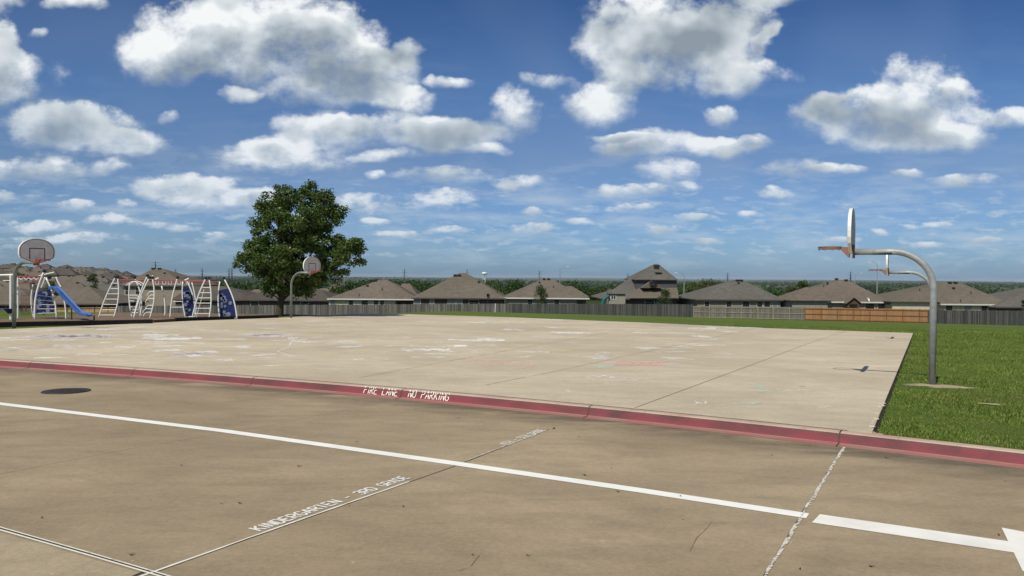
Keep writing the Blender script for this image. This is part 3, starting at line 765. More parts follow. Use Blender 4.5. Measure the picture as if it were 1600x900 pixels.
# ------------------------------------------------------------------ basketball hoops
UD = Vector((.885, -.466, 0)).normalized()
def hoop(base, arm_dir, label, group, rimm, postm, overhang=1.52, gal_h=2.66, rz_extra=0):
    small = postm == M['galv_old']
    t_ = empty('basketball_hoop', base, label, 'basketball hoop', group, math.atan2(arm_dir.y, arm_dir.x) + rz_extra)
    # local: +x = arm direction
    Rb = .75; pts = [(0, 0, -.2), (0, 0, gal_h - Rb)]
    pts += [(Rb - Rb * math.cos(R(a)), 0, gal_h - Rb + Rb * math.sin(R(a))) for a in range(10, 91, 8)] + [(Rb, 0, gal_h), (overhang - .04, 0, gal_h)]
    mb = MB(); mb.tube(pts, .066, 20); mb.build('bent_post', postm, t_, smooth=True)
    x0 = overhang; zb = gal_h - .04
    out = [(.13, 0), (.40, .09), (.64, .20), (.685, .32), (.69, .45)]
    for a in range(10, 91, 8): out.append((.69 * math.cos(R(a)) ** .92 if a < 90 else 0, .45 + .50 * math.sin(R(a))))
    full = [(y, z) for y, z in out] + [(-y, z) for y, z in reversed(out[:-1])]
    n_ = len(full); mb = MB()
    def ring(x, s_, dz=0): return [(x, y * s_, zb + .45 + (z - .45) * s_) for y, z in full]
    cy = .45
    rs = [ring(x0 - .03, .93), ring(x0 - .045, 1.0), ring(x0 + .02, 1.0), ring(x0 + .025, .965), ring(x0 + .012, .955)]
    for r0 in rs: mb.v += r0
    for a in range(len(rs) - 1):
        for k in range(n_): mb.f.append((a * n_ + k, a * n_ + (k + 1) % n_, (a + 1) * n_ + (k + 1) % n_, (a + 1) * n_ + k)); mb.m.append(0)
    mb.f.append(tuple(range(n_))); mb.m.append(1)
    mb.f.append(tuple(4 * n_ + k for k in reversed(range(n_)))); mb.m.append(2)
    bd = mb.build('backboard', [M['board_edge'], M['board_back'], M['board_face']], t_)
    mb = MB()
    ra, rb = ring(x0 + .016, .955), ring(x0 + .016, .915); mb.v = ra + rb
    for k in range(n_): mb.f.append((k, (k + 1) % n_, n_ + (k + 1) % n_, n_ + k)); mb.m.append(0)
    mb.build('border_stripe', M['board_line'], bd)
    mb = MB(); q0, q1, w_ = zb + .13, zb + .58, .035
    for (y0, y1, z0, z1) in ((-.30, .30, q1 - w_, q1), (-.30, -.30 + w_, q0, q1 - w_), (.30 - w_, .30, q0, q1 - w_)): mb.box((x0 + .013, y0, z0), (x0 + .018, y1, z1))
    mb.build('target_square', M['board_line'], bd)
    # bracket: triangular gusset box under the board, both sides
    mb = MB(); zr = gal_h + .09
    vs = []
    if small:
        for y_ in (-.06, .06): vs += [(x0 + .02, y_, zr + .01), (x0 + .02, y_, zr - .13), (x0 + .05, y_, zr - .13), (x0 + .20, y_ * .7, zr - .03), (x0 + .20, y_ * .7, zr + .01)]
    else:
      for y_ in (-.11, .11): vs += [(x0 + .02, y_, zr + .01), (x0 + .02, y_, zr - .20), (x0 + .05, y_, zr - .20), (x0 + .20, y_ * .7, zr - .03), (x0 + .20, y_ * .7, zr + .015)]
    mb.add(vs, [(0, 1, 2, 3, 4), (9, 8, 7, 6, 5), (0, 4, 9, 5), (1, 6, 7, 2), (2, 7, 8, 3), (0, 5, 6, 1)])
    mb.box((x0 - .075, -.12, zr - .22), (x0 - .04, .12, zr + .06)); mb.build('bracket', rimm, t_)
    mb = MB(); rc = x0 + .18 + .22
    for dz in (0, .035): mb.tube([(rc + .23 * math.cos(R(a)), .23 * math.sin(R(a)), zr + dz - .02) for a in range(0, 361, 12)], .011, 8)
    for a in range(20, 360, 40): mb.tube([(rc + .235 * math.cos(R(a)), .235 * math.sin(R(a)), zr + .02), (rc + .225 * math.cos(R(a)), .225 * math.sin(R(a)), zr - .055)], .006, 5)
    mb.build('rim', rimm, t_, smooth=True)
    return t_
def gbase(px, py, D):
    p = at(px, py, D); return Vector((p.x, p.y, tz(p.x, p.y) + .02))
b_near = gbase(1456.5, 600, 15.04)
hoop(b_near, -UD, 'nearest basketball hoop, tall grey bent pole rising from the lawn at the right', 'basketball hoops round the court', M['rust'], M['galv'])
p = at(1455, 537, 28.2); hoop(Vector((p.x, p.y, tz(p.x, p.y))), -UD, 'farther right basketball hoop, mostly hidden behind the nearest pole', 'basketball hoops round the court', M['rust'], M['galv'])
p = at(22, 513, 29.9); hoop(Vector((p.x, p.y, tz(p.x, p.y))), UD, 'left basketball hoop with red outlined fan board beside the playground', 'basketball hoops round the court', M['rim_red'], M['galv_old'], 1.55)
p = at(455, 495, 43.7); hoop(Vector((p.x, p.y, tz(p.x, p.y))), UD, 'basketball hoop standing in front of the big leafy tree', 'basketball hoops round the court', M['rim_red'], M['galv_old'], 1.58)
# bare sandy patches
def patch(px, py, rx, ry, seed):
    r = random.Random(seed); c_ = Vector(on_plane(px, py, .14)); mb = MB(); n_ = 30
    mb.v.append((c_.x, c_.y, tz(c_.x, c_.y) + .035))
    for k in range(n_):
        th = 2 * math.pi * k / n_; q_ = 1 + r.uniform(-.3, .3); x = c_.x + (rx * math.cos(th) * UD.x - ry * math.sin(th) * UD.y) * q_; y = c_.y + (rx * math.cos(th) * UD.y + ry * math.sin(th) * UD.x) * q_
        mb.v.append((x, y, tz(x, y) + .028))
    for k in range(n_): mb.f.append((0, k + 1, (k + 1) % n_ + 1)); mb.m.append(0)
    tag(mb.build('bare_soil', M['sand']), kind='structure')
patch(1470, 604, .60, .30, 1); patch(1549, 632, .16, .10, 2); patch(1352, 677, .25, .12, 4)
PATCH = [(on_plane(1470, 604, .14), .66, .34), (on_plane(1549, 632, .14), .18, .12)]

# ------------------------------------------------------------------ grass blades on the near lawn (uncountable)
N = 520000
u = rng.random(N); yy = 7.2 + 35 * u ** 1.55
xx = rng.random(N) * (yy * .72 + 3 - 0) + 0.0
lim_lo = 2.5
ok = (xx > lim_lo) & (yy > yk(xx) + KW + .25)
xx, yy = xx[ok], yy[ok]
# keep right of court's right edge
e0, e1 = nearR, back[0]
inn = np.zeros(len(xx), bool)
for a in range(len(COURT)):
    (x1, y1), (x2, y2) = COURT[a], COURT[a - 1]
    if y1 == y2: continue
    inn ^= ((y1 > yy) != (y2 > yy)) & (xx - .05 < (x2 - x1) * (yy - y1) / (y2 - y1) + x1)
ok = ~inn
for c_, a_, b_ in PATCH:
    dx, dy = xx - c_.x, yy - c_.y; uu = dx * UD.x + dy * UD.y; vv = -dx * UD.y + dy * UD.x
    ok &= ((uu / a_) ** 2 + (vv / b_) ** 2 > rng.random(len(xx)) * .7 + .3)
xx, yy = xx[ok], yy[ok]
n = len(xx); zz = terrain(xx, yy) + .01
sc = .75 + .03 * yy
h = (.018 + .022 * rng.random(n)) * (.7 + .6 * (np.sin(xx * 2.1) * np.sin(yy * 1.7 + 1) * .5 + .5)) * sc; wd = .0040 * sc * (1 + rng.random(n))
th = rng.random(n) * 2 * np.pi; ln = h * (.2 + .8 * rng.random(n)); th2 = rng.random(n) * 2 * np.pi
V = np.zeros((n, 3, 3))
V[:, 0] = np.stack([xx - np.cos(th) * wd, yy - np.sin(th) * wd, zz], -1)
V[:, 1] = np.stack([xx + np.cos(th) * wd, yy + np.sin(th) * wd, zz], -1)
V[:, 2] = np.stack([xx + np.cos(th2) * ln, yy + np.sin(th2) * ln, zz + h], -1)
g = np_obj('grass', V.reshape(-1, 3), np.arange(n * 3).reshape(-1, 3), M['blade'], tris=True); tag(g, 'short green grass growing on the lawn beside the court', 'grass', kind='stuff')
print('blades', n)

# ------------------------------------------------------------------ leaves
def leaf_cloud(centres, radii, per, size, flat=.8, surf=0.0):
    """quads scattered round centres; returns verts, quads"""
    cs = np.repeat(np.asarray(centres), per, 0); rs = np.repeat(np.asarray(radii), per, 0)
    n = len(cs); d = rng.normal(size=(n, 3)); d /= np.linalg.norm(d, axis=1)[:, None]
    rr = (surf + (1 - surf) * rng.random(n)) ** .5 if surf else rng.random(n) ** .55
    p = cs + d * rr[:, None] * rs * np.array([1, 1, flat])
    s = size * (.6 + .8 * rng.random(n))
    a = rng.normal(size=(n, 3)); a[:, 2] *= .6; a /= np.linalg.norm(a, axis=1)[:, None]
    b = np.cross(a, rng.normal(size=(n, 3))); b /= np.linalg.norm(b, axis=1)[:, None]
    a *= s[:, None]; b *= (s * .6)[:, None]
    V = np.stack([p - a, p - b, p + a, p + b], 1).reshape(-1, 3)
    return V, np.arange(n * 4).reshape(-1, 4)

# the big tree by the playground
TD = 46.5
tb = at(437, 500, TD); tb = Vector((tb.x, tb.y, tz(tb.x, tb.y)))
tree = empty('broadleaf_tree', tb, 'big dark green leafy tree standing at the corner of the playground', 'tree')
def W(px, py, dy=0):
    p = at(px, py, TD + dy); return p - tb
env = [(468, 338, 60, 52), (425, 350, 36, 52), (495, 330, 34, 40), (515, 330, 26, 20), (460, 400, 92, 42), (415, 405, 50, 34), (530, 395, 40, 30), (545, 385, 22, 16), (495, 426, 54, 28), (482, 372, 42, 26), (450, 430, 62, 30), (385, 412, 20, 12), (440, 310, 34, 22), (480, 300, 26, 13), (505, 312, 18, 12), (527, 340, 12, 12), (560, 385, 12, 9), (550, 405, 20, 12), (395, 385, 14, 10), (470, 450, 36, 14), (430, 448, 24, 14)]
cen = []; rad_ = []; ks = F / TD
r = random.Random(11)
for (cx, cy, rx, ry) in env:
    area = rx * ry; k_ = max(6, int(area / 44))
    for _ in range(k_):
        while True:
            a_, b_, c_ = r.uniform(-1, 1), r.uniform(-1, 1), r.uniform(-1, 1)
            q_ = a_ * a_ + b_ * b_ + c_ * c_
            if .25 < q_ < 1: break
        p = W(cx + a_ * rx * .92, cy + b_ * ry * .92, c_ * min(3.2, (rx + ry) / 2 / ks * 1.1))
        cen.append(p); rr_ = r.uniform(.26, .55); rad_.append((rr_, rr_, rr_))
V, Q = leaf_cloud([tuple(c_) for c_ in cen], rad_, 120, .078, .75)
print('tree leaves', len(Q), 'clumps', len(cen))
np_obj('crown', V, Q, M['leaf'], parent=tree)
mb = MB()
mb.tube([(0, 0, -.3), (-.02, 0, .2), (.06, 0, .8), (.22, 0, 1.5), (.42, 0, 2.2), (.75, .1, 3.4), (1.1, .1, 4.8), (1.3, 0, 6.2)], [.30, .24, .19, .18, .17, .13, .08, .03], 12)
for k in range(46):
    i_ = r.randrange(len(cen)); tgt = cen[i_]; h0 = min(max(.9, tgt.z * r.uniform(.35, .6)), 4.8)
    s0 = Vector((.06 + max(0, h0 - .8) * .26, 0, h0)); m_ = s0.lerp(tgt, .5) + Vector((r.uniform(-.2, .2), r.uniform(-.2, .2), r.uniform(.0, .4)))
    mb.tube([s0, s0.lerp(m_, .5), m_, tgt], [.075, .06, .04, .012], 6)
mb.build('trunk', M['bark'], tree, smooth=True)

def small_tree(px, ytop, ybase, D, wpx, label, mat, per=60, size=.14, n_c=24, name='young_tree', group=None, conic=.0):
    b = at(px, ybase, D); b = Vector((b.x, b.y, min(b.z, tz(b.x, b.y)) if True else b.z)); top = at(px, ytop, D).z - b.z
    t_ = empty(name, b, label, 'tree', group); k = D / F; wr = wpx / 2 * k
    cs = []; rs = []; rr = random.Random(int(px * 13 + D))
    lo = top * .25
    for i in range(n_c):
        f_ = rr.random(); z = lo + (top * .97 - lo) * f_
        prof_ = math.sin(math.pi * min(1, max(0, (.12 + f_ * .85)))) ** .7 * (1 - conic * f_)
        a_ = rr.uniform(0, 6.28); d_ = wr * .85 * prof_ * math.sqrt(rr.random())
        cs.append((d_ * math.cos(a_), d_ * math.sin(a_), z)); q_ = wr * rr.uniform(.32, .52); rs.append((q_, q_, q_))
    V, Q = leaf_cloud(cs, rs, per, size, .85); np_obj('crown', V, Q, mat, parent=t_)
    mb = MB(); mb.tube([(0, 0, -.3), (0, 0, top * .3), (wr * .05, 0, top * .6), (0, 0, top * .9)], [max(.06, top * .022), top * .018, top * .012, .02], 8)
    for i in range(7):
        c_ = Vector(cs[i]); mb.tube([(0, 0, c_.z * .6), c_ * .6 + Vector((0, 0, c_.z * .3)), c_], [top * .010, top * .007, .01], 5)
    mb.build('trunk', M['bark'], t_, smooth=True); return t_

# ------------------------------------------------------------------ fences
def fence(name, label, pxa, pxb, D0, D1, ytop, ybot, mat, rails=False, railmat=None, posts=None, group='board fences along the back of the field', seed=1, ht=None):
    """ytop/ybot: (left, right) px rows"""
    A = at(pxa, ybot[0], D0); B = at(pxb, ybot[1], D1); At = at(pxa, ytop[0], D0); Bt = at(pxb, ytop[1], D1)
    t_ = empty(name, A, label, 'fence', group); r = random.Random(seed)
    d = (B - A); dxy = Vector((d.x, d.y, 0)); L = dxy.length; u_ = dxy.normalized(); nn = Vector((u_.y, -u_.x, 0))  # towards camera
    def pt(s_, z_f, off=0):
        f_ = s_ / L; gp = A + u_ * s_; zb = min(A.z + (B.z - A.z) * f_, tz(gp.x, gp.y) - .35) - A.z - .25; zt = At.z + (Bt.z - At.z) * f_ - A.z
        p = u_ * s_ + nn * off; return Vector((p.x, p.y, zb + (zt - zb) * z_f))
    mb = MB(); s_ = 0; w_ = .145
    while s_ < L - .02:
        e = min(s_ + w_ - r.uniform(.004, .012), L); zt = 1 + r.uniform(-.014, .012); o_ = r.uniform(0, .008)
        a0, a1, b1, b0 = pt(s_, 0, o_), pt(e, 0, o_), pt(e, zt, o_), pt(s_, zt, o_); k = nn * -.018
        mb.add([a0, a1, b1, b0, a0 + k, a1 + k, b1 + k, b0 + k], [(0, 1, 2, 3), (5, 4, 7, 6), (3, 2, 6, 7), (0, 3, 7, 4), (1, 5, 6, 2)]); s_ += w_
    mb.build('boards', mat, t_)
    if rails:
        for f_ in (.30, .62, .93):
            mb = MB(); a, b = pt(0, f_, .03), pt(L, f_, .03); h_ = Vector((0, 0, .05)); k = nn * .04
            mb.add([a - h_, b - h_, b + h_, a + h_, a - h_ + k, b - h_ + k, b + h_ + k, a + h_ + k], [(4, 5, 6, 7), (7, 6, 2, 3), (0, 1, 5, 4), (0, 4, 7, 3), (1, 2, 6, 5)])
            mb.build('rail', railmat, t_)
    s_ = 0.0; k_ = 0
    while s_ <= L + .1:
        mb = MB(); p = pt(min(s_, L), 0, .02 if rails else -.06); top = pt(min(s_, L), 1.0 + (.01 if rails else -.02), 0)
        mb.box((p.x - .045, p.y - .045, p.z), (p.x + .045, p.y + .045, top.z)); mb.build('post', railmat or mat, t_); s_ += 2.44 if L < 60 else 4.88; k_ += 1
    return t_
fence('board_fence', 'long weathered grey board fence running behind the middle of the court', 437, 790, 126, 121.5, (476.5, 474.5), (493.5, 491.5), M['fgrey'], seed=2)
fence('board_fence', 'darker weathered grey board fence below the two-storey house', 790, 1083, 121.4, 118.5, (474.2, 475.5), (492, 495), M['fdark'], seed=3)
fence('board_fence', 'pale grey fence with its horizontal rails showing, below the tan brick house', 1083.5, 1257, 118.4, 117, (478, 480), (495.5, 498), M['fgrey2'], True, M['frail'], seed=4)
fence('board_fence', 'new orange cedar fence with dark horizontal rails', 1257.5, 1450, 116.9, 115.5, (480.5, 483.5), (498.5, 501), M['fcedar'], True, M['frail_c'], seed=5)
fence('board_fence', 'dark grey board fence at the right edge beyond the nearest pole', 1450.5, 1760, 115.4, 113, (484, 487), (501.5, 506), M['fdark'], seed=6)
fence('board_fence', 'grey board fence behind the white climbing frames', 182, 436.5, 128, 126.1, (478, 477), (494.5, 494), M['fgrey'], seed=7)
fence('board_fence', 'yellow tan board fence seen past the blue slide', 84, 181.5, 129, 128.1, (481, 480), (495.5, 495), M['fyellow'], True, M['timber'], seed=8)
fence('board_fence', 'grey board fence at the far left behind the monkey bars', -120, 83.5, 130, 129.1, (483, 481), (496, 495.5), M['fgrey'], seed=9)
# thin white post against the fence
p = at(773.5, 491, 112); mb = MB(); mb.tube([(0, 0, -.2), (.02, 0, .8), (.05, 0, 1.35)], .05, 8); mb.box((-.06, -.06, -.2), (.06, .06, .02))
tag(mb.build('white_post', M['white_metal'], loc=(p.x, p.y, tz(p.x, p.y))), 'thin white post standing on the grass in front of the fence', 'post')

# ------------------------------------------------------------------ houses
def roofpiece(mb, x0, x1, y0, y1, ze, rx0, rx1, zr, th=.14, mi=0):
    ym = (y0 + y1) / 2
    vs = [(x0, y0, ze), (x1, y0, ze), (x1, y1, ze), (x0, y1, ze), (rx0, ym, zr), (rx1, ym, zr)]
    vs += [(x0, y0, ze - th), (x1, y0, ze - th), (x1, y1, ze - th), (x0, y1, ze - th)]
    mb.add(vs, [(0, 1, 5, 4), (1, 2, 5), (2, 3, 4, 5), (3, 0, 4), (0, 6, 7, 1), (1, 7, 8, 2), (2, 8, 9, 3), (3, 9, 6, 0), (9, 8, 7, 6)], mi)

def house(label, xl, xr, ye, rl, rr, yr, D, depth, wall, roof, wins=(), fascia='fascia', vents=(), pipes=(), extra=(), wallx=None, gable=None, name='house', door=None, ridgeD=None):
    EL, ER = at(xl, ye, D), at(xr, ye, D); ze = (EL.z + ER.z) / 2; ym = D + depth / 2
    RL, RRt = at(rl, yr, ym), at(rr, yr, ym); zr = (RL.z + RRt.z) / 2
    cx = (EL.x + ER.x) / 2; gz = min(tz(cx, D + 1), ze - 2.5) - .5
    o = Vector((cx, D + .5, gz)); h_ = empty(name, o, label, 'house', 'houses beyond the field')
    L = lambda p: Vector(p) - o
    mb = MB(); roofpiece(mb, EL.x - cx, ER.x - cx, -.5, depth - .5, ze - gz, RL.x - cx, RRt.x - cx, zr - gz)
    for (a, b, e, c_, d_, f_, dD, dp) in extra:
        A, B = at(a, e, D + dD), at(b, e, D + dD); G, K = at(c_, f_, D + dD + dp / 2), at(d_, f_, D + dD + dp / 2)
        roofpiece(mb, A.x - cx, B.x - cx, -.5 + dD, -.5 + dD + dp, (A.z + B.z) / 2 - gz, G.x - cx, K.x - cx, (G.z + K.z) / 2 - gz)
    rf = mb.build('roof', M[roof], h_)
    wx0, wx1 = EL.x - cx + .5, ER.x - cx - .5
    if wallx: wx0, wx1 = at(wallx[0], ye, D).x - cx, at(wallx[1], ye, D).x - cx
    mb = MB(); mb.box((wx0, 0, -.5), (wx1, depth - 1, ze - gz - .145)); 
    for (a, b, e, c_, d_, f_, dD, dp) in extra:
        A, B = at(a, e, D + dD), at(b, e, D + dD); mb.box((A.x - cx + .5, dD, -.5), (B.x - cx - .5, dD + dp - 1, A.z - gz - .16))
    wl = mb.build('wall', M[wall], h_)
    mb = MB(); mb.box((EL.x - cx - .02, -.54, ze - gz - .20), (ER.x - cx + .02, -.503, ze - gz + .02)); mb.build('fascia', M[fascia], h_)
    for (a, b, t_, bo, *k) in wins:
        A, B = at(a, t_, D + .5), at(b, bo, D + .5); x0, x1 = A.x - cx, B.x - cx; z1 = min(A.z - gz, ze - gz - .25); z0 = min(B.z - gz, z1 - .9); f_ = .07
        mb = MB(); mb.box((x0 - f_, -.05, z0 - f_), (x1 + f_, -.003, z0)); mb.box((x0 - f_, -.05, z1), (x1 + f_, -.003, z1 + f_))
        mb.box((x0 - f_, -.05, z0), (x0, -.003, z1)); mb.box((x1, -.05, z0), (x1 + f_, -.003, z1)); mb.box((x0, -.04, (z0 + z1) / 2 - .02), (x1, -.028, (z0 + z1) / 2 + .02))
        w_ = mb.build('window', M['trim'], h_)
        mb = MB(); mb.box((x0, -.025, z0), (x1, -.004, z1)); mb.build('pane', M['glass_b'] if k and k[0] else M['glass'], w_)
    for (vx, vy, s_) in vents:
        # place on front roof slope: solve for y on slope
        P = None; zt = None
        for q_ in np.linspace(0, 1, 60):
            yw = D + depth / 2 * q_; pz = at(vx, vy, yw); zs = ze + (zr - ze) * q_
            if pz.z <= zs: P = pz; zt = zs; break
        if P is None: P = at(vx, vy, ym); zt = zr
        mb = MB(); x, y, z = P.x - cx, P.y - o.y, zt - gz
        s_ *= .62; mb.box((x - s_ * .35, y - s_ * .35, z - .15), (x + s_ * .35, y + s_ * .35, z + .12)); mb.box((x - s_ * .5, y - s_ * .5, z + .12), (x + s_ * .5, y + s_ * .5, z + .32))
        mb.build('roof_vent', M['darkmetal'], h_)
    for (vx, vy) in pipes:
        for q_ in np.linspace(0, 1, 60):
            yw = D + depth / 2 * q_; pz = at(vx, vy, yw); zs = ze + (zr - ze) * q_
            if pz.z <= zs: break
        mb = MB(); mb.tube([(pz.x - cx, yw - o.y, zs - gz - .2), (pz.x - cx, yw - o.y, zs - gz + .45)], .07, 8); mb.tube([(pz.x - cx, yw - o.y, zs - gz - .05), (pz.x - cx, yw - o.y, zs - gz + .08)], [.18, .09], 8); mb.build('vent_pipe', M['darkmetal'], h_)
    if gable:
        for (a, b, e, px_, py_, dp, wmat) in gable:
            A, B, Pk = at(a, e, D - dp), at(b, e, D - dp), at(px_, py_, D - dp)
            z0 = (A.z + B.z) / 2 - gz; z1 = Pk.z - gz; y0 = -dp - .5; x0, x1, xm = A.x - cx, B.x - cx, Pk.x - cx
            # ridge runs back into the roof
            yb = (z1 - (ze - gz)) / (zr - ze) * depth / 2 - .5 if z1 > ze - gz else 0
            mb = MB(); T = .12
            mb.add([(x0 - .3, y0 - .3, z0 - .1), (xm, y0 - .3, z1 + .05), (x1 + .3, y0 - .3, z0 - .1), (x0 - .3, .4, z0 - .1), (xm, max(yb, .4), z1 + .05), (x1 + .3, .4, z0 - .1),
                    (x0 - .3, y0 - .3, z0 - .1 - T), (xm, y0 - .3, z1 + .05 - T), (x1 + .3, y0 - .3, z0 - .1 - T), (x0 - .3, .4, z0 - .1 - T), (xm, max(yb, .4), z1 + .05 - T), (x1 + .3, .4, z0 - .1 - T)],
                   [(0, 1, 4, 3), (1, 2, 5, 4), (6, 9, 10, 7), (7, 10, 11, 8), (0, 6, 7, 1), (1, 7, 8, 2), (0, 3, 9, 6), (2, 8, 11, 5)])
            mb.build('gable_roof', M[roof], h_)
            mb = MB(); mb.add([(x0, y0, z0 - .25), (x1, y0, z0 - .25), (xm, y0, z1 - .14), (x0, y0 + .2, z0 - .25), (x1, y0 + .2, z0 - .25), (xm, y0 + .2, z1 - .14)], [(0, 1, 2), (5, 4, 3), (0, 3, 4, 1), (1, 4, 5, 2), (2, 5, 3, 0)])
            mb.box((x0, y0, 0), (x0 + .35, y0 + .3, z0 - .26)); mb.box((x1 - .35, y0, 0), (x1, y0 + .3, z0 - .26)); mb.build('porch', M[wmat], h_)
    return h_

HD = 132
house('low brown-roofed cream house with a white eave line, just right of the big tree', 511, 655, 467, 594, 604, 437, HD + 2, 15, 'cream', 'roofA',
      [(516, 524, 469, 477, 1), (545, 552, 469, 477), (565, 575, 469, 477), (584, 591, 469, 477), (594, 600, 469, 477)], vents=[(580, 439.5, .9), (586, 440, .8), (574, 448, .7)], pipes=[(597, 453), (561, 463)],
      wallx=(513, 617), extra=[(618, 656, 466, 628, 640, 443, 5, 11)])
house('tall pyramid-roofed dark brick house, second from the big tree', 643, 791, 465.5, 718, 728, 426.5, HD, 18, 'darkbrick', 'roofB',
      [(647, 657, 468, 476, 1), (672, 678, 468, 476, 1), (700, 711, 467, 476, 1), (713, 722, 468, 476, 1), (733, 748, 469, 475)], fascia='fascia_dk', vents=[(711, 431.5, 1.0), (717.5, 431.5, 1.0), (748, 442, .6)], pipes=[(777, 458)])
house('grey-walled hip-roofed house behind the small young tree', 787, 921, 465.5, 848, 861, 436, HD, 16, 'greysiding', 'roofA',
      [(824, 832, 468, 475), (866, 874, 468, 475), ], vents=[(850, 437.5, .8), (857, 437.5, .8), (843, 443, .5)], pipes=[(865, 450)], extra=[(880, 921, 463.5, 886, 894, 447, 3, 10)], wallx=(790, 902))
# two-storey house
h2 = house('two-storey house with a peaked upper roof, tallest of the row', 938, 1061, 466.5, 1000, 1022, 440, HD + 1, 17, 'darkbrick', 'roofC',
      [(1008, 1022, 468, 475), (1027, 1036, 468, 475)], fascia='fascia_dk', wallx=(977, 1059))
o2 = h2.location
def wl(px, py, D): return at(px, py, D) - o2
mb = MB(); a, b, c_, d_ = wl(991, 436.5, HD + 5), wl(1059, 436.5, HD + 5), wl(1022, 412.5, HD + 12), wl(1028, 412.5, HD + 12)
roofpiece(mb, a.x, b.x, a.y, a.y + 13, (a.z + b.z) / 2, c_.x, d_.x, c_.z)
a3, b3, p3 = wl(938, 465, HD + 4), wl(1000, 465, HD + 4), wl(1012, 420, HD + 12)
vs = [a3, wl(1020, 465, HD + 4), wl(1020, 416, HD + 12), wl(1008, 419.5, HD + 12)]
mb.add(vs + [v + Vector((0, .3, -.3)) for v in vs], [(0, 1, 2, 3), (7, 6, 5, 4), (0, 3, 7, 4)])
vs = [a3, wl(1008, 419.5, HD + 12), wl(1008, 462, HD + 20), wl(948, 462, HD + 18)]
mb.add(vs, [(0, 1, 2, 3)])
mb.build('upper_roof', M['roofC'], h2)
mb = MB(); a, b = wl(993, 437, HD + 5.5), wl(1057.5, 437, HD + 5.5); mb.box((a.x, a.y, a.z - 5), (b.x, a.y + 11, a.z - .02)); mb.build('upper_wall', M['slate'], h2)
mb = MB(); pk = wl(1019, 439, HD + 3); e0_, e1_ = wl(1003, 450, HD + 3), wl(1036, 450, HD + 3)
mb.add([e0_, pk, e1_, e0_ + Vector((0, 7, 0)), pk + Vector((0, 7, 0)), e1_ + Vector((0, 7, 0))], [(0, 1, 4, 3), (1, 2, 5, 4), (0, 2, 1)])
a_, b_ = wl(982, 466, HD + .4), wl(1061, 466, HD + .4); c2, d2 = wl(1000, 448, HD + 6), wl(1058, 448, HD + 6)
mb.add([a_, b_, d2, c2], [(0, 1, 2, 3)]); mb.build('lower_gable_roof', M['roofB'], h2)
for (vx, vy) in ((1026, 417), (1019.5, 442.5)):
    p = wl(vx, vy, HD + (6.6 if vy < 430 else 2.8)); mb = MB(); mb.box((p.x - .45, p.y - .3, p.z - .45), (p.x + .45, p.y + .3, p.z + .2)); mb.box((p.x - .6, p.y - .4, p.z + .2), (p.x + .6, p.y + .4, p.z + .32)); mb.build('roof_vent', M['darkmetal'], h2)
house('tan brick house under a wide grey hip roof, behind the pale grey fence', 1086, 1226, 468, 1143, 1162, 438, HD - 4, 17, 'tanbrick', 'roofC',
      [(1101, 1108, 471, 477), (1135, 1143, 471, 478), (1160, 1171, 471, 478), (1183, 1191, 471, 479), (1194, 1203, 471, 479), (1207, 1215, 472, 479, 1)], fascia='fascia_dk', vents=[(1152, 439.5, .9), (1158, 439.5, .9), (1154, 444, .5)])
house('red brick house with a small arched porch gable, behind the cedar fence', 1262, 1392, 471.5, 1305, 1323, 437, HD - 6, 17, 'greysiding', 'roofA',
      [(1266, 1278, 474, 481, 1), (1352, 1366, 474, 480), (1372, 1384, 474, 480)], vents=[(1307, 438, .8), (1322, 439.5, .8), (1293, 444, .5)], pipes=[(1287, 449)],
      extra=[(1235, 1300, 469, 1258, 1290, 449, -1.2, 9)], gable=[(1324, 1343, 473, 1333.5, 464.5, 1.0, 'redbrick')])
house('broad low house with a long white eave behind the nearest pole', 1392, 1583, 475, 1470, 1498, 440.5, HD - 8, 17, 'cream', 'roofB',
      [(1478, 1488, 477, 484), (1506, 1518, 477, 485, 1), (1533, 1542, 478, 485), (1545, 1555, 478, 485, 1), (1564, 1571, 479, 486)], vents=[(1484, 443.5, .9), (1493, 443.5, .9), (1490, 452, .6)], pipes=[(1517, 459), (1501, 472), (1437, 455)], wallx=(1455, 1578),
      extra=[(1392, 1470, 471, 1418, 1460, 458, -.6, 8)])
house('house cut off by the right edge of the picture', 1556, 1730, 480, 1620, 1665, 446, HD - 10, 17, 'darkbrick', 'roofC', [(1600, 1612, 482, 489)], fascia='fascia_dk')
house('long low brown roof seen under the big tree', 372, 520, 468.5, 420, 500, 451.5, HD + 4, 15, 'darkbrick', 'roofD', [(392, 404, 471, 477), (440, 452, 471, 477), (470, 482, 471, 477)], fascia='fascia_dk')
house('wide brown hip roof behind the right climbing frames', 268, 400, 468, 300, 352, 447, HD + 6, 15, 'darkbrick', 'roofD', [(330, 340, 471, 478), (352, 366, 471, 478)], fascia='fascia_dk')
house('tan house with a tall peaked roof and a thin mast, behind the middle climbing frames', 188, 292, 446, 240, 254, 419.5, HD + 26, 18, 'tanbrick', 'roofB', [(196, 204, 449, 460), (212, 222, 449, 460)], fascia='fascia_dk', vents=[(239, 421, 1.0), (249, 421, 1.0), (257, 428, .6)])
house('brown roof between the slide and the first white ladder', 78, 170, 474.5, 106, 140, 448, HD + 4, 15, 'darkbrick', 'roofB', [(125, 135, 477, 482), (152, 162, 477, 482)], fascia='fascia_dk')
house('brown roof at the far left behind the left hoop', -60, 62, 475.5, -10, 30, 449.5, HD + 4, 15, 'darkbrick', 'roofA', [(10, 20, 478, 484), (40, 50, 478, 484)], fascia='fascia_dk')
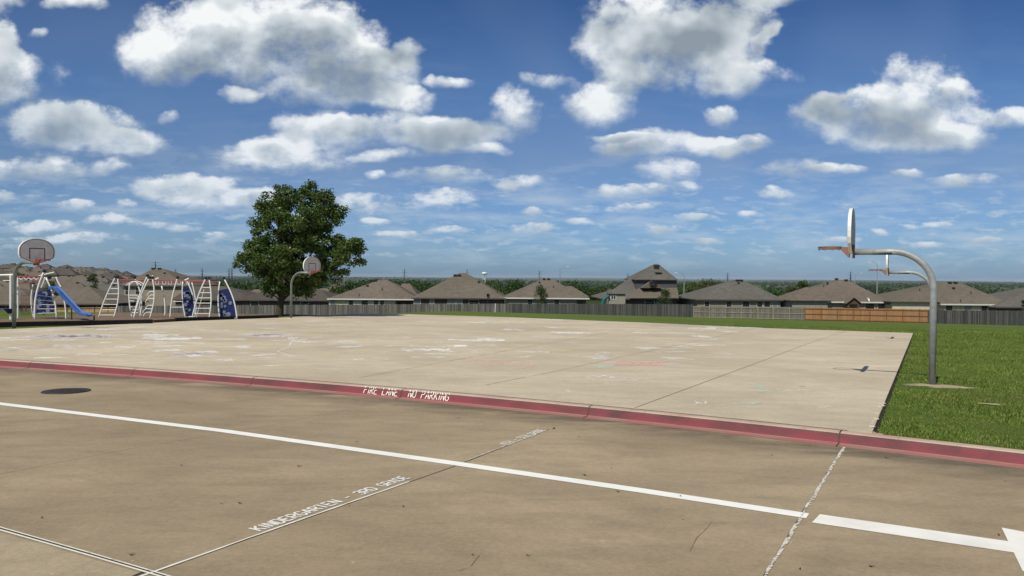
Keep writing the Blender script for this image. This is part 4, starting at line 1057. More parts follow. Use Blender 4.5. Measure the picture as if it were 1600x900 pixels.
# mast on the tan house is a far radio mast
# shed with white window and teal slide
p = at(964, 475, HD - 8); o = Vector((p.x, p.y, tz(p.x, p.y) - .2)); sh = empty('playhouse', o, 'small grey playhouse with a white window in front of the two-storey house', 'shed')
zt = at(964, 459, HD - 8).z - o.z; hw = 13 * (HD - 8) / F
mb = MB(); mb.box((-hw, 0, 0), (hw, 2.4, zt)); mb.build('wall', M['greysiding'], sh)
mb = MB(); z2 = at(964, 453.5, HD - 8).z - o.z
mb.add([(-hw - .2, -.3, zt + .005), (hw + .2, -.3, zt + .005), (hw + .2, 2.6, zt + .3), (-hw - .2, 2.6, zt + .3), (-hw, 1.2, z2 + .1), (hw, 1.2, z2 + .1)], [(0, 1, 5, 4), (4, 5, 2, 3), (0, 4, 3), (1, 2, 5), (0, 3, 2, 1)]); mb.build('roof', M['roofC'], sh)
mb = MB(); xw = -.6; mb.box((xw - .45, -.06, zt - 1.0), (xw + .45, -.003, zt - .2)); w_ = mb.build('window', M['fascia'], sh)
mb = MB(); mb.box((xw - .34, -.075, zt - .9), (xw - .05, -.062, zt - .3)); mb.box((xw + .05, -.075, zt - .9), (xw + .34, -.062, zt - .3)); mb.build('pane', M['glass'], w_)
mb = MB(); mb.tube([(-hw, -.2, zt - .3), (-hw - .8, -.2, zt - .9), (-hw - 1.6, -.2, .2)], .28, 8); mb.build('slide', M['teal'], sh)

# hillside and far neighbourhood houses: four prototypes copied
def proto_house(k):
    w_, d_, e_, r_ = [(15, 12, 2.8, 3.4), (13, 13, 2.8, 3.9), (17, 12, 3.0, 3.1), (12, 11, 5.4, 3.2)][k]
    h_ = bpy.data.objects.new('house', None); C.objects.link(h_)
    mb = MB(); roofpiece(mb, -w_ / 2, w_ / 2, -d_ / 2, d_ / 2, e_, -w_ * .16, w_ * .16, e_ + r_)
    if k != 1: roofpiece(mb, -w_ * .5, -w_ * .05, -d_ / 2 - 2.5, d_ / 2 - 3, e_ - .02, -w_ * .30, -w_ * .25, e_ + r_ * .7)
    mb.build('roof', M[['roofA', 'roofB', 'roofC', 'roofD'][k]], h_)
    mb = MB(); mb.box((-w_ / 2 + .5, -d_ / 2 + .5, -3), (w_ / 2 - .5, d_ / 2 - .5, e_ - .145))
    if k != 1: mb.box((-w_ * .5 + .5, -d_ / 2 - 2, -3), (-w_ * .05 - .5, 0, e_ - .16))
    mb.build('wall', M[['darkbrick', 'tanbrick', 'tanbrick', 'cream'][k]], h_)
    for x_ in (-w_ * .3, w_ * .12, w_ * .33):
        yv = -d_ / 2 + .5 if (x_ > -w_ * .05 or k == 1) else -d_ / 2 - 2
        mb = MB(); mb.box((x_ - .8, yv - .05, e_ - 2), (x_ + .8, yv - .003, e_ - .6)); mb.build('window', M['glass'], h_)
    mb = MB(); mb.box((1, -.8, e_ + r_ - .6), (1.8, 0, e_ + r_ + .1)); mb.build('roof_vent', M['darkmetal'], h_)
    return h_
protos = [proto_house(k) for k in range(4)]; used = [False] * 4
kids = [list(p_.children) for p_ in protos]
def place_house(x, y, rz, k, s_, label, group):
    if not used[k]: h_ = protos[k]; used[k] = True
    else:
        h_ = protos[k].copy(); C.objects.link(h_)
        for ch in kids[k]:
            c_ = ch.copy(); C.objects.link(c_); c_.parent = h_
    h_.location = (x, y, tz(x, y) + .3); h_.rotation_euler = (0, 0, rz); h_.scale = (s_, s_, s_)
    tag(h_, label, 'house', group)
r = random.Random(21); placed = []
def try_place(n_, az0, az1, r0, r1, gap, label, group):
    c_ = 0; tries = 0
    while c_ < n_ and tries < 6000:
        tries += 1; az = r.uniform(az0, az1); y = math.sqrt(r.uniform(r0 * r0, r1 * r1)); x = az * y
        if any((x - a) ** 2 + (y - b) ** 2 < gap * gap for a, b in placed): continue
        placed.append((x, y)); place_house(x, y, r.choice([0, .12, -.25, .35, 1.57]) + r.uniform(-.1, .1), r.choice([0, 1, 1, 2, 2, 0, 3]) if y > 300 else r.choice([0, 1, 2]), r.uniform(.78, .98), label, group); c_ += 1
try_place(42, -.72, -.53, 190, 330, 16.5, 'brown-roofed house low on the crowded hillside at the left', 'houses low on the left hillside')
try_place(150, -.72, -.51, 330, 700, 15, 'small brown-roofed house high on the crowded hillside at the left', 'houses high on the left hillside')
try_place(52, -.52, -.20, 240, 560, 20, 'small distant house among the rooftops behind the playground', 'distant houses behind the playground')
for k in range(4):
    if not used[k]: place_house(-250, 420 + 30 * k, 0, k, 1, 'small distant house among the rooftops behind the playground', 'distant houses behind the playground')
print('hill houses', len(placed))

# ------------------------------------------------------------------ trees beyond the fence
small_tree(845, 446.5, 478, 124, 34, 'small upright young tree behind the fence, in front of the grey-walled house', M['leaf2'], 90, .09, 26, conic=.5)
small_tree(1040, 453, 480, 123, 32, 'round young tree behind the fence beside the two-storey house', M['leaf2'], 90, .09, 24, conic=.2)
small_tree(1598, 468, 490, 122, 9, 'dark young tree at the right edge of the picture', M['leaf2'], 70, .09, 14, conic=.2)
small_tree(145, 430, 466, 175, 24, 'green tree rising between the brown roofs at the left', M['leaf2'], 90, .16, 22, name='garden_tree')
small_tree(80, 441, 470, 172, 30, 'low green tree behind the slide', M['leaf'], 90, .16, 22, name='garden_tree')
bt = [(1110, 440, 470, 230, 60, 'leaf3', 'tall olive green tree left of the tan brick house'), (1085, 446, 472, 235, 38, 'leaf', 'darker green tree beside the tall olive green one'),
      (1253, 441, 472, 240, 24, 'leaf', 'dark pointed tree between the tan brick house and the red brick house'), (1238, 449, 474, 236, 30, 'leaf3', 'olive tree just right of the tan brick house'),
      (548, 444, 472, 215, 40, 'leaf2', 'bushy green tree right behind the big tree'), (528, 449, 472, 205, 30, 'leaf', 'dark bush behind the big tree')]
for (a, b, c_, d_, w_, m_, l_) in bt: small_tree(a, b, c_, d_, w_, l_, M[m_], 120, .24, 34, name='distant_tree')

# woodland (uncountable)
def noise2(x, y):
    return (np.sin(x / 97 + 1.1 * np.sin(y / 151)) * np.sin(y / 83 + 1.7 * np.sin(x / 133)) + .6 * np.sin(x / 41 + y / 57) * np.sin(y / 37 - x / 71) + .5 * np.sin(x / 310 + 2) * np.sin(y / 420))
def wood(n_try, r0, r1, az0, az1, per, leaf, hts, thr, name, label):
    y = np.exp(rng.uniform(np.log(r0), np.log(r1), n_try)); az = rng.uniform(az0, az1, n_try); x = az * y
    keep = noise2(x * (1 if r1 < 1500 else .35), y * (1 if r1 < 1500 else .35)) > thr
    x, y = x[keep], y[keep]
    ok = np.ones(len(x), bool)
    for (a, b) in placed: ok &= ((x - a) ** 2 + (y - b) ** 2 > 150)
    x, y = x[ok], y[ok]; n = len(x); z = terrain(x, y)
    h = rng.uniform(*hts, n); cw = h * rng.uniform(.45, .7, n)
    cs = np.stack([x, y, z + h * .55], -1); rs = np.stack([cw, cw, h * .5], -1)
    V, Q = leaf_cloud(cs, rs, per, leaf, 1.0, .35)
    tag(np_obj(name, V, Q, M['wood_leaf']), label, 'woodland', kind='stuff'); print(name, n, len(Q))
wood(1000, 250, 430, -.20, .80, 260, .34, (3.5, 7), -.3, 'near_woodland', 'dense green woodland right behind the row of houses')
wood(5600, 420, 1500, -.42, .85, 55, 1.3, (5, 8.5), -.05, 'woodland', 'dark tree belts in the valley beyond the houses')
wood(9000, 1500, 12000, -.60, .85, 9, 6.5, (7, 13), -.25, 'far_woodland', 'distant tree belts fading to blue at the horizon')
wood(160, 230, 700, -.75, -.30, 110, .5, (4, 7), -2, 'hillside_trees', 'scattered garden trees between the roofs on the left hillside')

# ------------------------------------------------------------------ street lamps, masts, water tower
def lamp(px, ytop, D, side, label):
    p = at(px, ytop, D); z0 = tz(p.x, D); t_ = empty('street_lamp', (p.x, D, z0), label, 'street lamp', 'street lamps beyond the fence'); h_ = p.z - z0
    mb = MB(); mb.tube([(0, 0, -.3), (0, 0, h_ * .5), (0, 0, h_ - .6)], [.13, .11, .08], 8); mb.build('pole', M['galv'], t_)
    mb = MB(); mb.tube([(0, 0, h_ - .7), (side * .3, 0, h_ - .15), (side * .9, 0, h_ + .1), (side * 1.7, 0, h_ + .12)], .05, 6); mb.build('arm', M['galv'], t_)
    mb = MB(); mb.box((side * 1.9 - .38, -.14, h_ + .02), (side * 1.9 + .38, .14, h_ + .18)); mb.build('lamp_head', M['fascia'], t_)
lamp(875, 417, 190, 1, 'street lamp rising above the grey-walled house')
lamp(1069, 427, 175, -1, 'street lamp right of the two-storey house')
lamp(1371, 410, 170, -1, 'tall street lamp seen below the farther right hoop')
lamp(1336, 427, 230, 1, 'street lamp rising from the red brick house roof')
lamp(538, 424, 230, 1, 'street lamp just right of the big tree')
def pylon(px, ytop, D, label, w_=3.2):
    p = at(px, ytop, D); z0 = tz(p.x, D); t_ = empty('power_pylon', (p.x, D, z0), label, 'pylon', 'power pylons on the horizon'); h_ = p.z - z0
    mb = MB(); rr_ = .16 * D / 900
    for (sx, sy) in ((1, 1), (1, -1), (-1, 1), (-1, -1)): mb.tube([(sx * w_, sy * w_, -1), (sx * w_ * .25, sy * w_ * .25, h_ * .6), (0, 0, h_)], rr_, 4)
    for k in range(8):
        f0, f1 = k / 8, (k + 1) / 8; a0 = w_ * (1 - .9 * f0); a1 = w_ * (1 - .9 * f1)
        mb.tube([(-a0, -a0, h_ * f0), (a1, -a1, h_ * f1)], rr_ * .6, 4); mb.tube([(a0, -a0, h_ * f0), (-a1, -a1, h_ * f1)], rr_ * .6, 4)
    mb.build('lattice_tower', M['darkmetal'], t_)
    mb = MB()
    for f_, l_ in ((.72, 5.5), (.84, 4.5), (.94, 3.5)): mb.tube([(-l_, 0, h_ * f_), (0, 0, h_ * (f_ + .02)), (l_, 0, h_ * f_)], rr_, 4)
    mb.build('cross_arm', M['darkmetal'], t_)
pylon(632, 420, 1300, 'pylon over the low cream house'); pylon(730, 421, 1700, 'pylon beside the tip of the tall pyramid roof'); pylon(843, 423, 1500, 'pylon left of the street lamp over the grey-walled house')
pylon(981, 427, 1500, 'pylon left of the two-storey house roof'); pylon(1137, 426, 1500, 'pylon above the tan brick house'); pylon(1329, 424, 1300, 'pylon above the red brick house roof')
pylon(243, 408, 620, 'nearest dark pylon above the tan house with the peaked roof', 1.8); pylon(274, 420, 1400, 'faint pylon second from the left'); pylon(316, 419, 1500, 'faint pylon third from the left')
pylon(358, 419, 1500, 'left of a close pair of pylons beside the big tree'); pylon(362.5, 417, 1450, 'right of a close pair of pylons beside the big tree')
p = at(757, 430, 2600); z0 = tz(p.x, 2600); t_ = empty('water_tower', (p.x, 2600, z0), 'white water tower on the horizon right of the pyramid roof', 'water tower')
zt = at(757, 425, 2600).z - z0; rt_ = 4.6 * 2600 / F
mb = MB(); mb.tube([(0, 0, zt - 9.5), (0, 0, zt - 8), (0, 0, zt - 4), (0, 0, zt - 1.5), (0, 0, zt)], [rt_ * .55, rt_ * .85, rt_, rt_ * .8, rt_ * .2], 16); mb.build('tank', M['white_metal'], t_, smooth=True)
mb = MB(); mb.tube([(0, 0, -2), (0, 0, zt - 9)], [2.0, 1.4], 10)
for a in range(6): mb.tube([(rt_ * .8 * math.cos(a * 1.047), rt_ * .8 * math.sin(a * 1.047), -2), (rt_ * .7 * math.cos(a * 1.047), rt_ * .7 * math.sin(a * 1.047), zt - 7)], .5, 6)
mb.build('leg_ring', M['white_metal'], t_)
# satellite dish
p = at(1355, 468, HD - 7); d_ = empty('satellite_dish', p, 'small satellite dish on the roof edge behind the cedar fence', 'satellite dish')
mb = MB(); mb.tube([(0, 0, -.7), (0, 0, 0)], .03, 6); mb.build('mount', M['galv'], d_)
mb = MB(); mb.tube([(0, -.02, 0), (.06, -.08, .04), (.14, -.16, .08)], [.02, .28, .38], 14, cap=False); mb.build('reflector', M['board_edge'], d_)
p = at(762, 463, HD - 2); d_ = empty('satellite_dish', p, 'dark satellite dish standing right of the tall pyramid roof', 'satellite dish')
mb = MB(); mb.tube([(0, 0, -2.2), (0, 0, 0), (.1, 0, .3)], .05, 6); mb.build('mount', M['darkmetal'], d_)
mb = MB(); mb.tube([(0, -.02, 0), (.06, -.08, .04), (.14, -.16, .08)], [.02, .28, .42], 14, cap=False); mb.build('reflector', M['darkmetal'], d_)

# ------------------------------------------------------------------ playground
def pg(px, D): p = at(px, 490, D); return Vector((p.x, p.y, tz(p.x, p.y) + .03))
def ppx(px, py, D): return at(px, py, D)
# mulch surface
mb = MB(); ring_ = [court_pt(-260, 515), court_pt(0, 507.5), court_pt(110, 504.5), court_pt(235, 501.5), court_pt(300, 497.5), court_pt(433, 493.5)]
ring_ = [Vector((v.x, v.y, 0)) for v in ring_]
for a in range(len(ring_) - 1):
    for b in range(22):
        y0_, y1_ = 2.2 * b, 2.2 * (b + 1); q_ = []
        for v, o_ in ((ring_[a], y0_), (ring_[a + 1], y0_), (ring_[a + 1], y1_), (ring_[a], y1_)): q_.append((v.x - o_ * .02, v.y + o_))
        mb.add([(x_, y_, tz(x_, y_) + .06) for x_, y_ in q_], [(0, 1, 2, 3)])
tag(mb.build('playground_mulch', M['mulch']), kind='structure')
def border(pxa, pxb, ya, yb, h_, label, mat):
    A, B = court_pt(pxa, ya), court_pt(pxb, yb); d = (B - A); d.z = 0; L = d.length; u_ = d.normalized(); nn = Vector((-u_.y, u_.x, 0))
    o_ = Vector((A.x, A.y, tz(A.x, A.y))); t_ = empty('playground_edging', o_, label, 'edging', 'black edging boards of the playground'); n_ = max(1, int(L / 1.3))
    for k in range(n_):
        a, b = A + u_ * (L * k / n_ + .01), A + u_ * (L * (k + 1) / n_ - .01); mb = MB(); vs = []
        for v in (a, b, b + nn * .12, a + nn * .12): vs.append(Vector((v.x, v.y, tz(v.x, v.y) - .1)) - o_)
        top = [v + Vector((0, 0, h_ + .1)) for v in vs]; mb.add(vs + top, [(0, 1, 5, 4), (1, 2, 6, 5), (2, 3, 7, 6), (3, 0, 4, 7), (4, 5, 6, 7)]); mb.build('edging_board', mat, t_)
border(-240, 239, 516, 505.5, .22, 'long low black edging board along the left of the playground', M['black'])
border(240, 275, 504, 502, .10, 'low worn ramp step in the playground edging', M['timber'])
border(275, 436, 502, 496.5, .20, 'low black edging board ending at the big tree', M['black'])

def arc(p0, p1, bulge, n_=12, top_f=1.0):
    """curve from p0 to p1 bowed by vector bulge"""
    return [p0.lerp(p1, k / n_) + bulge * math.sin(math.pi * k / n_ * .92 + .08) for k in range(n_ + 1)]
PR = .038
def rail_piece(root, px0, py0, px1, py1, bow, D, name='curved_pole', rad=PR, mat='white_metal', D2=None):
    a, b = ppx(px0, py0, D) - root.location, ppx(px1, py1, D2 or D) - root.location
    pts = arc(a, b, Vector((bow * D / F, 0, 0))); mb = MB(); mb.tube(pts, rad, 8); mb.build(name, M[mat], root, smooth=True); return pts
def cap(root, p):
    mb = MB(); mb.tube([(p.x, p.y, p.z - .05), (p.x, p.y, p.z + .05), (p.x, p.y, p.z + .09)], [.07, .09, .05], 8); mb.build('pole_cap', M['darkmetal'], root)
def rungs(root, A, B, n_, name='rung', rad=.02, f0=.08, f1=.85):
    for k in range(n_):
        f_ = f0 + (f1 - f0) * k / (n_ - 1); i_ = f_ * (len(A) - 1); a = A[int(i_)].lerp(A[min(int(i_) + 1, len(A) - 1)], i_ % 1); b = B[int(i_)].lerp(B[min(int(i_) + 1, len(B) - 1)], i_ % 1)
        mb = MB(); mb.tube([a, b], rad, 6); mb.build(name, M['white_metal'], root)
def panel(root, A, B, f0, f1, n_disc, seed, inset=.05):
    mb = MB(); n_ = 10; th = Vector((0, .025, 0)); pa, pb = [], []
    for k in range(n_ + 1):
        f_ = f0 + (f1 - f0) * k / n_; i_ = f_ * (len(A) - 1); a = A[int(i_)].lerp(A[min(int(i_) + 1, len(A) - 1)], i_ % 1); b = B[int(i_)].lerp(B[min(int(i_) + 1, len(B) - 1)], i_ % 1)
        pa.append(a.lerp(b, inset)); pb.append(b.lerp(a, inset))
    for k in range(n_):
        q_ = [pa[k], pb[k], pb[k + 1], pa[k + 1]]; mb.add([v - th for v in q_] + [v + th for v in q_], [(0, 1, 2, 3), (7, 6, 5, 4), (0, 3, 7, 4), (1, 5, 6, 2)])
    mb.build('climbing_panel', M['navy'], root); r = random.Random(seed)
    for k in range(n_disc):
        f_ = r.uniform(.06, .93); i_ = int(f_ * n_); a = pa[i_].lerp(pb[i_], r.uniform(.15, .85)) - th * 1.3; rr_ = r.uniform(.06, .15) * (1 if pa[i_].x - pb[i_].x else 1); mb = MB()
        rr_ = min(rr_, (pa[i_] - pb[i_]).length * .2)
        mb.tube([a, a - Vector((0, .04, 0))], [rr_, rr_ * .8], 12); mb.build('climbing_hold', M['disc'], root)
# right-hand group of climbers
DP = 41.0
def root_at(px, D, label, name='climbing_frame', group='white curved climbing frames'):
    p = pg(px, D); return empty(name, p, label, 'playground equipment', group)
def base_y(px, D): # image row of the ground at depth D
    p = pg(px, D); d = p - Vector((0, 0, H)); k = d.dot(fw); return 450 - F * d.dot(up) / k
# ladder 1 (x 153-186)
f = root_at(170, DP, 'first white A-shaped ladder, standing alone right of the slide')
by = base_y(170, DP) + 1
A = rail_piece(f, 154, by, 181, 433, -2.5, DP); B = rail_piece(f, 177, by, 183, 433, 5, DP); rungs(f, A, B, 7); cap(f, A[-1]); cap(f, B[-1])
# branching climber (x 203-240)
f = root_at(221, DP - .5, 'white climbing frame with crooked branching rungs, in the middle of the playground'); by = base_y(221, DP - .5) + 1
A = rail_piece(f, 209, by, 234, 434, -3, DP - .5); B = rail_piece(f, 233, by, 237, 434, 6, DP - .5)
C0 = rail_piece(f, 207, by - 1, 203, 443, -3, DP + 1); D0 = rail_piece(f, 217, by, 209, 434, 8, DP + 1, D2=DP + 1)
E0 = rail_piece(f, 209, by, 231, 431, -3, DP - .2)
rr2 = random.Random(5)
for k in range(7):
    f_ = .08 + k * .11; i_ = int(f_ * 12); b = B[i_]; a = A[i_]; m_ = a.lerp(b, .45 + .1 * (k % 2)); mb = MB()
    mb.tube([b, m_ + Vector((.12, 0, 0)), m_ + Vector((0, 0, -.10)), m_ + Vector((-.05, 0, -.22))], .022, 6); mb.build('branch_rung', M['white_metal'], f)
    a = C0[i_]; b2 = a + Vector((.42, 0, 0)); mb = MB(); mb.tube([a, b2, b2 + Vector((.15, 0, -.12))], .022, 6); mb.build('branch_rung', M['white_metal'], f)
mb = MB(); v0 = ppx(217, by, DP) - f.location; mb.tube([v0, ppx(218, 478, DP) - f.location, ppx(222, 462, DP) - f.location], .03, 6); mb.build('centre_pole', M['white_metal'], f)
pts = [ppx(197 + 24 * k / 16, 446 - 6 * math.sin(math.pi * k / 16), DP) - f.location for k in range(17)]; mb = MB(); mb.tube(pts, .025, 6); mb.build('arched_handle', M['white_metal'], f); mb = MB()
pts = [ppx(202 + 24 * k / 16, 445 - 5.5 * math.sin(math.pi * k / 16), DP + .8) - f.location for k in range(17)]; mb.tube(pts, .025, 6); mb.build('arched_handle', M['white_metal'], f)
for q_ in (A, B, D0, E0): cap(f, q_[-1])
# pair of bowed poles (254, 268)
f = root_at(262, DP, 'pair of bowed white poles joined by a low bar, left of the first dotted panel'); by = base_y(262, DP) + .5
A = rail_piece(f, 257, by, 252, 447, 3, DP + .6); B = rail_piece(f, 266, by, 278, 434, -3, DP)
mb = MB(); mb.tube([ppx(268, 480, DP) - f.location, ppx(287, 480, DP) - f.location], .02, 6); mb.tube([ppx(268, 471, DP + 1) - f.location, ppx(286, 471, DP + 1) - f.location], .02, 6); mb.build('low_bar', M['white_metal'], f); cap(f, B[-1])
# dotted panel 1 (285-303)
f = root_at(295, DP + .8, 'navy climbing panel with round holds, behind the second white ladder'); by = base_y(295, DP + .8) + 1
A = rail_piece(f, 290, by - 1, 286, 440, -2.5, DP + .8); B = rail_piece(f, 305, by - 2, 290, 436, 5, DP + .8); panel(f, A, B, .05, .82, 15, 4); cap(f, B[-1])
mb = MB(); mb.tube([A[0] + Vector((0, 0, .06)), B[0] + Vector((0, 0, .06))], .025, 6); mb.build('base_bar', M['white_metal'], f)
C1 = rail_piece(f, 306, by - 2, 299, 440, 3, DP + 2)
# ladder 2 (300-329)
f = root_at(315, DP - .6, 'second white A-shaped ladder with a slanting brace, between the two dotted panels'); by = base_y(315, DP - .6) + 1
A = rail_piece(f, 300, by, 322, 435, -3, DP - .6); B = rail_piece(f, 326, by, 326, 435, 4, DP - .6); rungs(f, A, B, 7, f0=.03, f1=.78); cap(f, A[-1]); cap(f, B[-1])
mb = MB(); mb.tube([ppx(306, by - 1, DP) - f.location, ppx(319, 452, DP) - f.location], .018, 6); mb.build('brace', M['white_metal'], f)
# dotted panel 2 (341-370)
f = root_at(355, DP, 'rightmost navy climbing panel with round holds, nearest the big tree'); by = base_y(355, DP) + 1
A = rail_piece(f, 344, by - 1, 344, 440, -3, DP); B = rail_piece(f, 370, by - 1, 349, 435, 5, DP); panel(f, A, B, .04, .76, 16, 9); cap(f, B[-1])
mb = MB(); mb.tube([A[0] + Vector((0, 0, .06)), B[0] + Vector((0, 0, .06))], .025, 6); mb.build('base_bar', M['white_metal'], f)
# red overhead beams
f = root_at(270, DP, 'long dark red overhead bars linking the white climbing frames', 'overhead_bars', None)
for (a, b, y_, d_) in ((184, 322, 437.5, DP), (184, 345, 439.5, DP + 1.2)):
    mb = MB(); mb.tube([ppx(a, y_, d_) - f.location, ppx(b, y_ + 1.5, d_) - f.location], .035, 8); mb.build('red_bar', M['red_metal'], f)
for px_ in (243, 254, 263, 277, 291):
    mb = MB(); mb.tube([ppx(px_, 438, DP) - f.location, ppx(px_, 444, DP) - f.location, ppx(px_ + 5, 444.5, DP) - f.location, ppx(px_ + 5, 438.5, DP) - f.location], .018, 6); mb.build('hand_loop', M['white_metal'], f)
for (a, b, c_, d_) in ((243, 437, 248, 434), (289, 438, 295, 435), (236, 433, 240, 431)): 
    mb = MB(); mb.tube([ppx(a, b, DP) - f.location, ppx(c_, d_, DP) - f.location], .045, 6); mb.build('pole_stub', M['white_metal'], f)
# left structure with slide
DL = 37.5
f = root_at(68, DL, 'play structure with a navy dotted panel, white ladder and blue slide', 'slide_structure', None); by = base_y(60, DL) + 1
A = rail_piece(f, 55, by, 70, 424, -6, DL, rad=.05); B = rail_piece(f, 88, by - 3, 71, 434, 5, DL + .6); rungs(f, A, B, 5, f0=.14, f1=.52)
A2 = rail_piece(f, 53, by - 3, 53, 442, -4, DL + 1.4); panel(f, A2, B, .14, .72, 12, 2, .1); cap(f, A[-1]); cap(f, A2[-1])
H1 = rail_piece(f, 64, 450, 70, 433, 1, DL - .2, rad=.03)
P1 = rail_piece(f, 96, 449, 88, 433, -1, DL + .4, 'rear_pole'); P2 = rail_piece(f, 103, by - 2, 100, 467, 1, DL, 'slide_post')
mb = MB(); mb.tube([ppx(112, by, DL) - f.location, ppx(112, 474, DL) - f.location], .03, 6); mb.build('slide_post', M['darkmetal'], f)
mb = MB(); mb.tube([ppx(147, by, DL) - f.location, ppx(147, 493, DL) - f.location], .04, 6); mb.build('slide_post', M['darkmetal'], f)
mb = MB(); cl = [(80, 451), (88, 450), (96, 456), (104, 464), (113, 472), (122, 480), (130, 487), (137, 491), (150, 492)]
cp = [ppx(a, b, DL) - f.location for a, b in cl]; secs = [(-.24, .09), (-.22, .11), (-.19, .02), (0, 0), (.19, .02), (.22, .11), (.24, .09), (.22, -.03), (0, -.05), (-.22, -.03)]; ns = len(secs)
for p in cp: mb.v += [(p.x + (.0), p.y + a, p.z + b) for a, b in secs]
for a in range(len(cp) - 1):
    for k in range(ns): mb.f.append((a * ns + k, a * ns + (k + 1) % ns, (a + 1) * ns + (k + 1) % ns, (a + 1) * ns + k)); mb.m.append(0)
mb.f += [tuple(range(ns))]; mb.m += [0]; sl = mb.build('slide', M['slide_blue'], f)
# make the chute twist towards the viewer so its bed shows
for v in sl.data.vertices: v.co.y += (v.co.x - cp[0].x) * -.25
# monkey bars
f = root_at(40, DL + .5, 'dark red monkey bars above the far left of the playground', 'monkey_bars', None)
for y_, d_ in ((432.5, DL), (434.5, DL + 1.0)):
    mb = MB(); mb.tube([ppx(27, y_, d_) - f.location, ppx(66, y_ - .5, d_) - f.location], .045, 8); mb.build('red_bar', M['red_metal'], f)
mb = MB(); mb.tube([ppx(27, 442, DL) - f.location, ppx(60, 441, DL) - f.location], .03, 8); mb.build('red_bar', M['red_metal'], f)
for k in range(8):
    mb = MB(); a, b = 29 + k * 4, 33 + k * 4; mb.tube([ppx(a, 437 if k % 2 else 434, DL + .3) - f.location, ppx(b, 434 if k % 2 else 437, DL + .3) - f.location], .022, 6); mb.build('zigzag_rung', M['white_metal'], f)
mb = MB(); mb.tube([ppx(58, 432, DL + 2) - f.location, ppx(76, 427.5, DL + 2) - f.location, ppx(85, 425.5, DL + 2) - f.location], .035, 6); mb.build('upper_arm', M['white_metal'], f)
mb = MB(); mb.tube([ppx(28, 497, DL) - f.location, ppx(28, 433, DL) - f.location], .04, 6); mb.tube([ppx(28, 497, DL + 1) - f.location, ppx(28, 434, DL + 1) - f.location], .04, 6); mb.build('end_post', M['white_metal'], f)
# chain net under the monkey bars
mb = MB()
for k in range(5): mb.tube([ppx(33 + k * 3, 457, DL + 1) - f.location, ppx(33 + k * 3, 492, DL + 1) - f.location], .012, 4)
for k in range(6): mb.tube([ppx(33, 462 + k * 6, DL + 1) - f.location, ppx(46, 462 + k * 6, DL + 1) - f.location], .012, 4)
mb.build('climbing_net', M['timber'], f)
# white T post with blue seat
f = root_at(17, DL - .5, 'white T-shaped post with a blue bucket seat at the far left', 'spinner_post', None)
mb = MB(); mb.tube([ppx(17, by + 1, DL - .5) - f.location, ppx(17, 430, DL - .5) - f.location], .06, 8); mb.build('post', M['white_metal'], f)
mb = MB(); mb.tube([ppx(0, 430, DL - .5) - f.location, ppx(21, 429.5, DL - .5) - f.location], .05, 8); mb.build('top_bar', M['white_metal'], f)
mb = MB(); mb.tube([ppx(5, 438.5, DL - .5) - f.location, ppx(17, 438.5, DL - .5) - f.location], .02, 8); mb.build('lower_bar', M['white_metal'], f)
p = ppx(15, 486, DL - .6) - f.location; mb = MB(); mb.tube([p + Vector((0, 0, -.12)), p + Vector((0, 0, .0)), p + Vector((0, 0, .12))], [.08, .18, .26], 12); mb.build('bucket_seat', M['navy'], f)

# ------------------------------------------------------------------ haze
mb = MB(); mb.box((-27000, -27000, -75), (27000, 27000, 40))
hz = mb.build('haze', []) if False else None
me = bpy.data.meshes.new('haze'); me.from_pydata(mb.v, [], mb.f); hz = bpy.data.objects.new('haze', me); C.objects.link(hz)
m = bpy.data.materials.new('haze_air'); m.use_nodes = True; nt = m.node_tree; nt.nodes.clear()
out = nt.nodes.new('ShaderNodeOutputMaterial'); pv = nt.nodes.new('ShaderNodeVolumePrincipled')
pv.inputs['Color'].default_value = (.72, .84, 1, 1); pv.inputs['Density'].default_value = 3.2e-5; pv.inputs['Anisotropy'].default_value = .0
(nt.links.new(pv.outputs[0], out.inputs['Volume'])); me.materials.append(m); tag(hz, 'pale blue haze over the distant plain', 'haze', kind='stuff')
m.cycles.homogeneous_volume = True if hasattr(m.cycles, 'homogeneous_volume') else None

# ------------------------------------------------------------------ world
SUN_EL = R(50.5); sdir = Vector((-.52, -.85, 0)).normalized()
w = bpy.data.worlds.new('World'); S.world = w; w.use_nodes = True; nt = w.node_tree; t = NT(nt)
bg = nt.nodes['Background']
sky = t.new('ShaderNodeTexSky', sky_type='NISHITA'); sky.sun_disc = False; sky.sun_elevation = SUN_EL
sky.sun_rotation = math.atan2(sdir.x, sdir.y); sky.air_density = 1.0; sky.dust_density = 1.0; sky.ozone_density = 2.0; sky.altitude = 200
G = t.new('ShaderNodeTexCoord').outputs['Generated']
sep = t.new('ShaderNodeSeparateXYZ'); t.l.new(G, sep.inputs[0])
yy_ = t.math('MAXIMUM', t.math('ABSOLUTE', sep.outputs[1]), .12)
cu = t.math('DIVIDE', sep.outputs[0], yy_); cv = t.math('DIVIDE', sep.outputs[2], yy_)
front = t.math('GREATER_THAN', sep.outputs[1], 0)
def comb(x, y, z):
    n = t.new('ShaderNodeCombineXYZ'); t.put(n.inputs[0], x); t.put(n.inputs[1], y); t.put(n.inputs[2], z); return n.outputs[0]
pc = comb(cu, cv, 0.0)
wv = t.new('ShaderNodeTexNoise'); t.l.new(pc, wv.inputs['Vector']); wv.inputs['Scale'].default_value = 7.0; wv.inputs['Detail'].default_value = 4; wv.inputs['Roughness'].default_value = .60
wo = t.vec('SUBTRACT', wv.outputs['Color'], (.5, .5, .5))
amp = t.math('MULTIPLY', t.math('ADD', cv, .05), .38)
pw = t.vec('MULTIPLY_ADD', wo, comb(amp, t.math('MULTIPLY', amp, .6), 0.0), pc)
